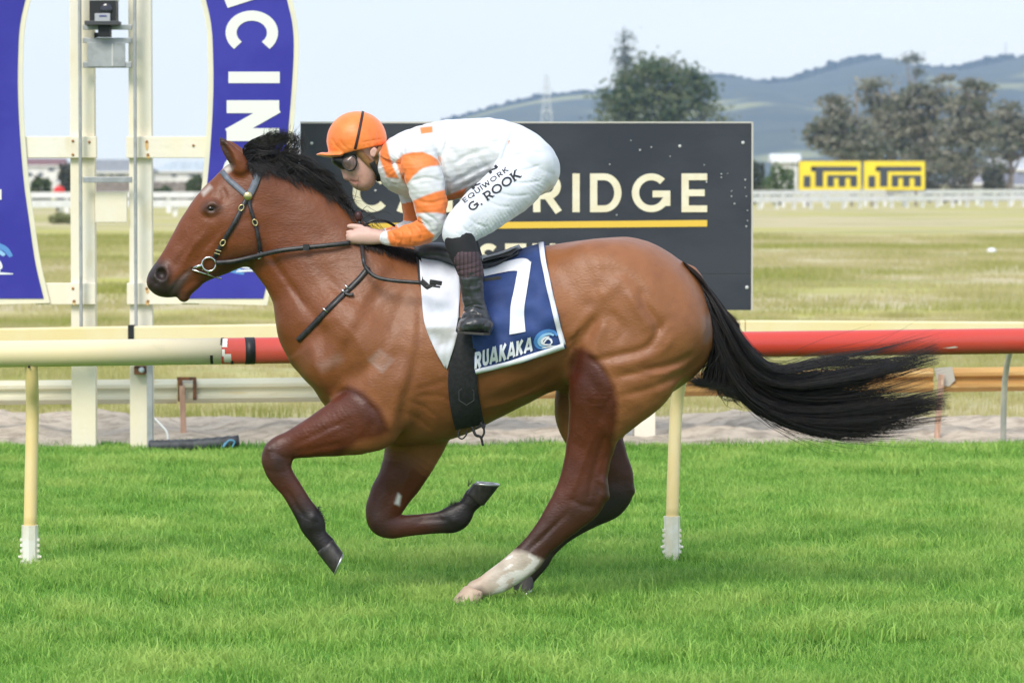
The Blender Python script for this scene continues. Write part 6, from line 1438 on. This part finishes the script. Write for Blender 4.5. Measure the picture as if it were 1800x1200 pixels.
sn, tn = sleeve_n.at(JP); sf, tf = sleeve_f.at(JP); isn = (sn < .012) & (sn <= sf) & (JP[:, 1] < HY - .1); isf = (sf < .012) & ~isn & (JP[:, 1] > HY + .04)
def paint(mask): 
    global C
    m = np.clip(mask, 0, 1)[:, None]; C = C * (1 - m) + org * m
nsd = JP[:, 1] < HY - .04
paint(poly_in(jx, jy, [(696, 284), (708, 272), (724, 268), (742, 267), (758, 273), (771, 282), (774, 291), (758, 292), (743, 296), (728, 308), (714, 325), (706, 314)], 1.6) * nsd)
paint(poly_in(jx, jy, [(726, 353), (742, 346), (764, 338), (788, 332), (790, 378), (768, 374), (748, 374), (731, 375)], 1.6) * isn)
paint(poly_in(jx, jy, [(738, 380), (744, 394), (752, 404), (764, 414), (756, 430), (700, 438), (687, 432), (682, 420), (680, 404), (715, 388)], 1.6) * isn)
paint(isf * (np.abs(tf - .13) < .07)); paint(isf * (np.abs(tf - .49) < .10)); paint(isf * (tf > .80) * (tf < .97))
paint(poly_in(jx, jy, [(668, 246), (679, 250), (684, 272), (692, 296), (701, 314), (680, 312), (668, 280)], 1.6) * ~isf); paint(poly_in(jx, jy, [(738, 224), (760, 222), (761, 233), (740, 236)], 1.5) * (JP[:, 1] < HY - .02))
paint(poly_in(jx, jy, [(780, 346), (820, 330), (812, 356), (784, 360)], 2) * nsd * ~isn)
jk = obj('jacket', JP, JQ, mat('silks', (.8, .8, .8), .55, attr='silk', sheen=.3, col2=(.93, .93, .95), nscale=14, bump=.0012, bscale=45, bstretch=(1, 1, 1.5)), rider, True); color_attr(jk, 'silk', C)
cuff = Limb([((684, 405), (690, 431), -.138, .030), ((676, 407), (677, 429), -.122, .026)], 8)
fc = box_field(665, 705, 395, 445, .25, .004); fc.limb(shrink(cuff, -.002), .005); fc.limb(far(shrink(cuff, -.001)), .005); CPt, CQ = fc.mesh(); keep = CPt[CQ].mean(1)[:, 1] < HY
used = np.unique(CQ[keep]); mp_ = np.full(len(CPt), -1); mp_[used] = np.arange(len(used)); obj('cuff', CPt[used], mp_[CQ[keep]], mat('cuff_white', (.72, .74, .77), .7), rider, True)
# ---- breeches
fp_ = box_field(765, 985, 200, 435, .40, .0045)
fp_.limb(pelvis, .03); fp_.limb(thigh_n, .035); fp_.limb(far(thigh_n), .035)
fp_.lines([([(890, 300), (920, 300), (950, 290)], .0035, .005, -1), ([(880, 318), (915, 322), (952, 318)], .004, .005, -1), ([(868, 336), (900, 344), (930, 342)], .004, .005, -1), ([(895, 278), (930, 268), (955, 270)], .003, .005, -1), ([(850, 350), (880, 362), (900, 362)], .003, .005, -1), ([(880, 300), (866, 312), (840, 330)], .006, .006, -1), ([(820, 378), (840, 392), (856, 398)], .004, .005, -1), ([(800, 372), (810, 392), (828, 408)], .004, .005, -1), ([(790, 392), (800, 404), (818, 414)], .003, .004, -1), ([(905, 222), (890, 262), (880, 292)], .006, .006, -1)], .05)
PP, PQ = fp_.mesh(); del fp_
PN = normals(PP, PQ); PP = PP + PN * (.0026 * vnoise(PP * np.array((1, 1, 1.3)), 38, 12))[:, None]
brc = obj('breeches', PP, PQ, mat('breeches_white', (.74, .76, .80), .6, col2=(.69, .71, .76), nscale=10, sheen=.2, bump=.001, bscale=40), rider, True)
pb = bvh_of(PP, PQ); m_ink = mat('black_print', (.010, .010, .016), .6)
def leg_text(name, text, t, track, p0, p1, hgt, serif):
    S, w = lettering(text, t, track, serif); p0 = np.array(p0, float); p1 = np.array(p1, float); d = (p1 - p0); nrm = np.array((d[1], -d[0])) / np.linalg.norm(d)
    def pl(u, v, k): q = p0 + d * (u / w) + nrm * hgt * v; return tuple(cast(pb, q[0], q[1], .0022 + k))
    v, f = letter_mesh(S, pl, .0003); obj(name, v, f, m_ink, brc)
leg_text('name_print', 'G. ROOK', .17, .10, (829, 373), (916, 311), 15.5, .09)
leg_text('sponsor_print', 'EQUIWORK', .15, .26, (817, 357), (894, 300), 8, .06)
leg_text('sponsor_print', 'K N', .2, .3, (832, 334), (876, 294), 6, .0)
# ---- socks, cuffs and boots
m_sock = mat('black_sock', (.012, .012, .014), .8, bump=.001, bscale=300); m_boot = mat('boot_leather', (.040, .042, .046), .28, col2=(.025, .026, .028), nscale=12, spec=.6, bump=.0025, bscale=28, bstretch=(1, 1, 2.5))
def plaid():
    m = bpy.data.materials.new('plaid_knit'); m.use_nodes = True; nt = m.node_tree; p = nt.nodes['Principled BSDF']; p.inputs['Roughness'].default_value = .85
    tc = nt.nodes.new('ShaderNodeTexCoord'); br = nt.nodes.new('ShaderNodeTexBrick'); mp = nt.nodes.new('ShaderNodeMapping'); mp.inputs['Rotation'].default_value = (R(90), 0, 0)
    nt.links.new(tc.outputs['Object'], mp.inputs['Vector']); nt.links.new(mp.outputs['Vector'], br.inputs['Vector'])
    br.inputs['Scale'].default_value = 32; br.inputs['Color1'].default_value = (.16, .085, .10, 1); br.inputs['Color2'].default_value = (.11, .065, .08, 1); br.inputs['Mortar'].default_value = (.02, .018, .02, 1); br.inputs['Mortar Size'].default_value = .06; br.offset = 0
    nt.links.new(br.outputs['Color'], p.inputs['Base Color']); return m
m_plaid = plaid()
def sided(bf, L, h, m_, name, par, dx=(0, 0), lines=None, noise_=0.0):
    """mesh one near side limb list and its far twin as separate objects"""
    for s_ in (-1, 1):
        F_ = Field(hx(bf[0]), hx(bf[1]), HY + (-.47 if s_ < 0 else .24), HY + (-.24 if s_ < 0 else .47), hz(800, bf[3]), hz(800, bf[2]), h)
        for l in L:
            q = l if s_ < 0 else (far(l) if isinstance(l, Limb) else l)
            if isinstance(l, Blob) and s_ > 0:
                q = Blob.__new__(Blob); q.c = l.c.copy(); q.c[1] = 2 * HY - q.c[1]; q.r = l.r; q.a = l.a
            F_.limb(q, .014)
        if lines: F_.lines(lines)
        P_, Q_ = F_.mesh()
        if noise_: P_ = P_ + normals(P_, Q_) * (noise_ * vnoise(P_ * np.array((1, 1, 2)), 50, 4))[:, None]
        yield obj(name, P_, Q_, m_, par, True)
list(sided((765, 860, 385, 475), [shrink(shin_n, -.001)], .004, m_sock, 'sock', rider))
cuffs = list(sided((785, 865, 438, 500), [Limb([((795, 457), (843, 448), -.335, .055), ((801, 472), (848, 464), -.336, .053), ((806, 485), (850, 478), -.337, .050)], 12)], .004, m_plaid, 'boot_cuff', rider, lines=[([(796, 464), (820, 462), (845, 454)], .003, .003, 0), ([(800, 473), (824, 470), (848, 464)], .003, .003, 0), ([(804, 482), (826, 479), (849, 473)], .003, .003, 0)]))
boots = list(sided((790, 880, 470, 600), [Limb([((806, 482), (849, 477), -.337, .049), ((808, 500), (850, 497), -.338, .047), ((812, 525), (851, 520), -.338, .043), ((815, 545), (855, 540), -.340, .042), ((812, 558), (860, 556), -.347, .046)], 20), Limb([((817, 562), (816, 587), -.372, .070), ((826, 552), (826, 588), -.370, .080), ((840, 550), (841, 588), -.365, .082), ((851, 556), (852, 589), -.358, .070)], 14)], .004, m_boot, 'boot', rider,
      lines=[([(815, 545), (832, 535), (853, 540)], .006, .004, 0), ([(812, 556), (832, 545), (856, 552)], .006, .004, 0), ([(818, 536), (836, 530), (852, 532)], .004, .004, 0), ([(830, 490), (828, 510), (832, 528)], .003, .006, 0), ([(842, 486), (840, 505), (842, 520)], .003, .005, 0)], noise_=.0015))
for s_, bt in ((-1, boots[0]), (1, boots[1])):
    y0 = -.445 if s_ < 0 else .295
    a = H(805, 584, s_ * .36); b_ = H(862, 588, s_ * .36)
    sl_ = MB(); V = []
    for yy, ww in ((-.075, .6), (-.045, .95), (0, 1.0), (.05, .95), (.07, .7)):
        m0 = (np.array(a) + np.array(b_)) / 2; hv_ = (np.array(b_) - np.array(a)) / 2 * ww
        for q in (-1, 1):
            for z_ in (0, -.009): V.append((m0[0] + hv_[0] * q, HY + s_ * .362 + yy, m0[2] + hv_[2] * q + z_ + .008))
    F = []
    for i in range(4):
        k = 4 * i; F += [(k, k + 2, k + 6, k + 4), (k + 1, k + 5, k + 7, k + 3), (k, k + 4, k + 5, k + 1), (k + 2, k + 3, k + 7, k + 6)]
    F += [(0, 1, 3, 2), (16, 18, 19, 17)]
    obj('sole', V, F, mat('boot_sole', (.05, .045, .04), .6), bt)
# ---- cap: silk over the skull cap, with a peak
fcap = box_field(548, 690, 185, 290, .14, .004)
cx_, cz_ = H(627, 246)[0], H(627, 246)[2]
fcap.limb(Blob(627, 246, 0, .120, .102, .114, 12), .01)
# cut below the rim line
l0 = np.array(H(566, 280)); l1 = np.array(H(684, 252)); X, Z = np.meshgrid(fcap.x, fcap.z, indexing='ij'); nn_ = np.array((-(l1[2] - l0[2]), l1[0] - l0[0])); nn_ /= np.linalg.norm(nn_)
pl_ = -((X - l0[0]) * nn_[0] + (Z - l0[2]) * nn_[1]); fcap.f = np.maximum(fcap.f, pl_[:, None, :].astype(np.float32))
fcap.limb(Limb([((600, 268), (600, 276), 0, .088), ((580, 269), (580, 277), 0, .078), ((566, 268), (566, 275), 0, .060), ((558, 270), (558, 274), 0, .035)], 14), .012)
fcap.lines([([(640, 232), (644, 246), (646, 258)], .003, .004, 0), ([(652, 230), (655, 244), (656, 256)], .003, .004, 0), ([(664, 232), (666, 244), (668, 254)], .003, .004, 0), ([(600, 246), (605, 256), (616, 264)], .003, .004, 0), ([(585, 244), (592, 256), (600, 264)], .003, .004, 0), ([(634, 252), (655, 248), (677, 244)], .003, .003, 0)], .03)
KP, KQ = fcap.mesh(); KP = relax(KP, KQ, 1, .3); KP = KP + normals(KP, KQ) * (.0012 * vnoise(KP, 60, 6) * np.clip((255 - pix(KP)[1]) / -20 + .9, .25, 1))[:, None]
cap = obj('cap', KP, KQ, mat('orange_silk', (.93, .25, .05), .42, col2=(.90, .21, .04), nscale=12, sheen=.3, bump=.0015, bscale=50), rider, True)
kb = bvh_of(KP, KQ)
strap('cap_band', [(638, 196), (635, 212), (631, 232), (627, 250), (624, 262)], 4.5, kb, mat('dark_maroon_band', (.030, .010, .012), .6), cap, .002, 24, .002)
# ---- goggles, harness
hb = bvh_of(BP, BQ)
fg = box_field(578, 640, 255, 310, .12, .004); fg.limb(Limb([((588, 272), (597, 290), 0, .060), ((604, 268), (612, 298), 0, .070), ((618, 266), (628, 290), 0, .075)], 14), .005); GP_, GQ_ = fg.mesh()
gg = obj('goggles', GP_, GQ_, mat('goggle_rubber', (.012, .012, .013), .5), rider, True)

cen = np.array((614, 285))
V = []; n = 20
loop = [(601, 283), (604, 292), (610, 298), (617, 300), (623, 296), (627, 287), (625, 278), (619, 274), (610, 276), (604, 279)]
LP = catmull(loop + [loop[0]], 25)[:-1]
def gp(q, y): return np.array(H(q[0], q[1], y))
V = [gp(cen, -.082)] + [gp(cen + (q - cen) * .55, -.081) for q in LP] + [gp(q, -.074 + .012 * (q[0] - 614) / -14) for q in LP]
k = len(LP); F = [(0, 1 + i, 1 + (i + 1) % k) for i in range(k)] + [(1 + i, 1 + k + i, 1 + k + (i + 1) % k, 1 + (i + 1) % k) for i in range(k)]
lens = obj('lens', V, F, mat('goggle_lens', (.20, .125, .10), .12, spec=.5, col2=(.10, .07, .06), nscale=30), gg, True)
MB().tube([gp(q, -.074 + .012 * (q[0] - 614) / -14) for q in LP] + [gp(LP[0], -.074 + .012 * (LP[0][0] - 614) / -14)], .0035, 8, False).build('lens_rim', mat('goggle_rubber', (.012, .012, .013), .5), gg, True)
strap('goggle_strap', [(606, 274), (616, 270), (626, 268)], 9, hb, m_leather, gg, .012, 10, .004)
m_brown = mat('tan_leather', (.24, .12, .045), .55, col2=(.30, .16, .06), nscale=25)
strap('harness_strap', [(627, 262), (636, 272), (646, 283), (654, 290)], 12, hb, m_brown, rider, .007, 16, .003); strap('harness_strap', [(669, 256), (666, 270), (660, 284), (655, 290)], 10, hb, m_brown, rider, .007, 16, .003)
strap('chin_strap', [(653, 285), (659, 295), (665, 306), (667, 317)], 11, hb, mat('chin_pad', (.012, .012, .013), .75), rider, .010, 16, .010)
# ---- whip held in the fist
wh = thing('whip', 'short riding whip with a dark red knobbed grip held in the fist', 'whip', H(632, 400, -.08))
MB().tube([H(636, 420, -.07), H(633, 396, -.075), H(631, 386, -.078)], [.008, .008, .009], 10).build('grip', m_leather, wh, True); MB().tube([H(631.5, 388, -.078), H(631, 384, -.078), H(630, 376, -.079), H(629.5, 372, -.079)], [.010, .0155, .0155, .010], 12).build('knob', mat('dark_red_knob', (.060, .018, .018), .45), wh, True)
MB().tube(catmull([H(636, 420, -.07), H(660, 470, .03), H(700, 520, .34)], 10), [.005] * 8 + [.004, .003], 6).build('shaft', m_leather, wh, True)
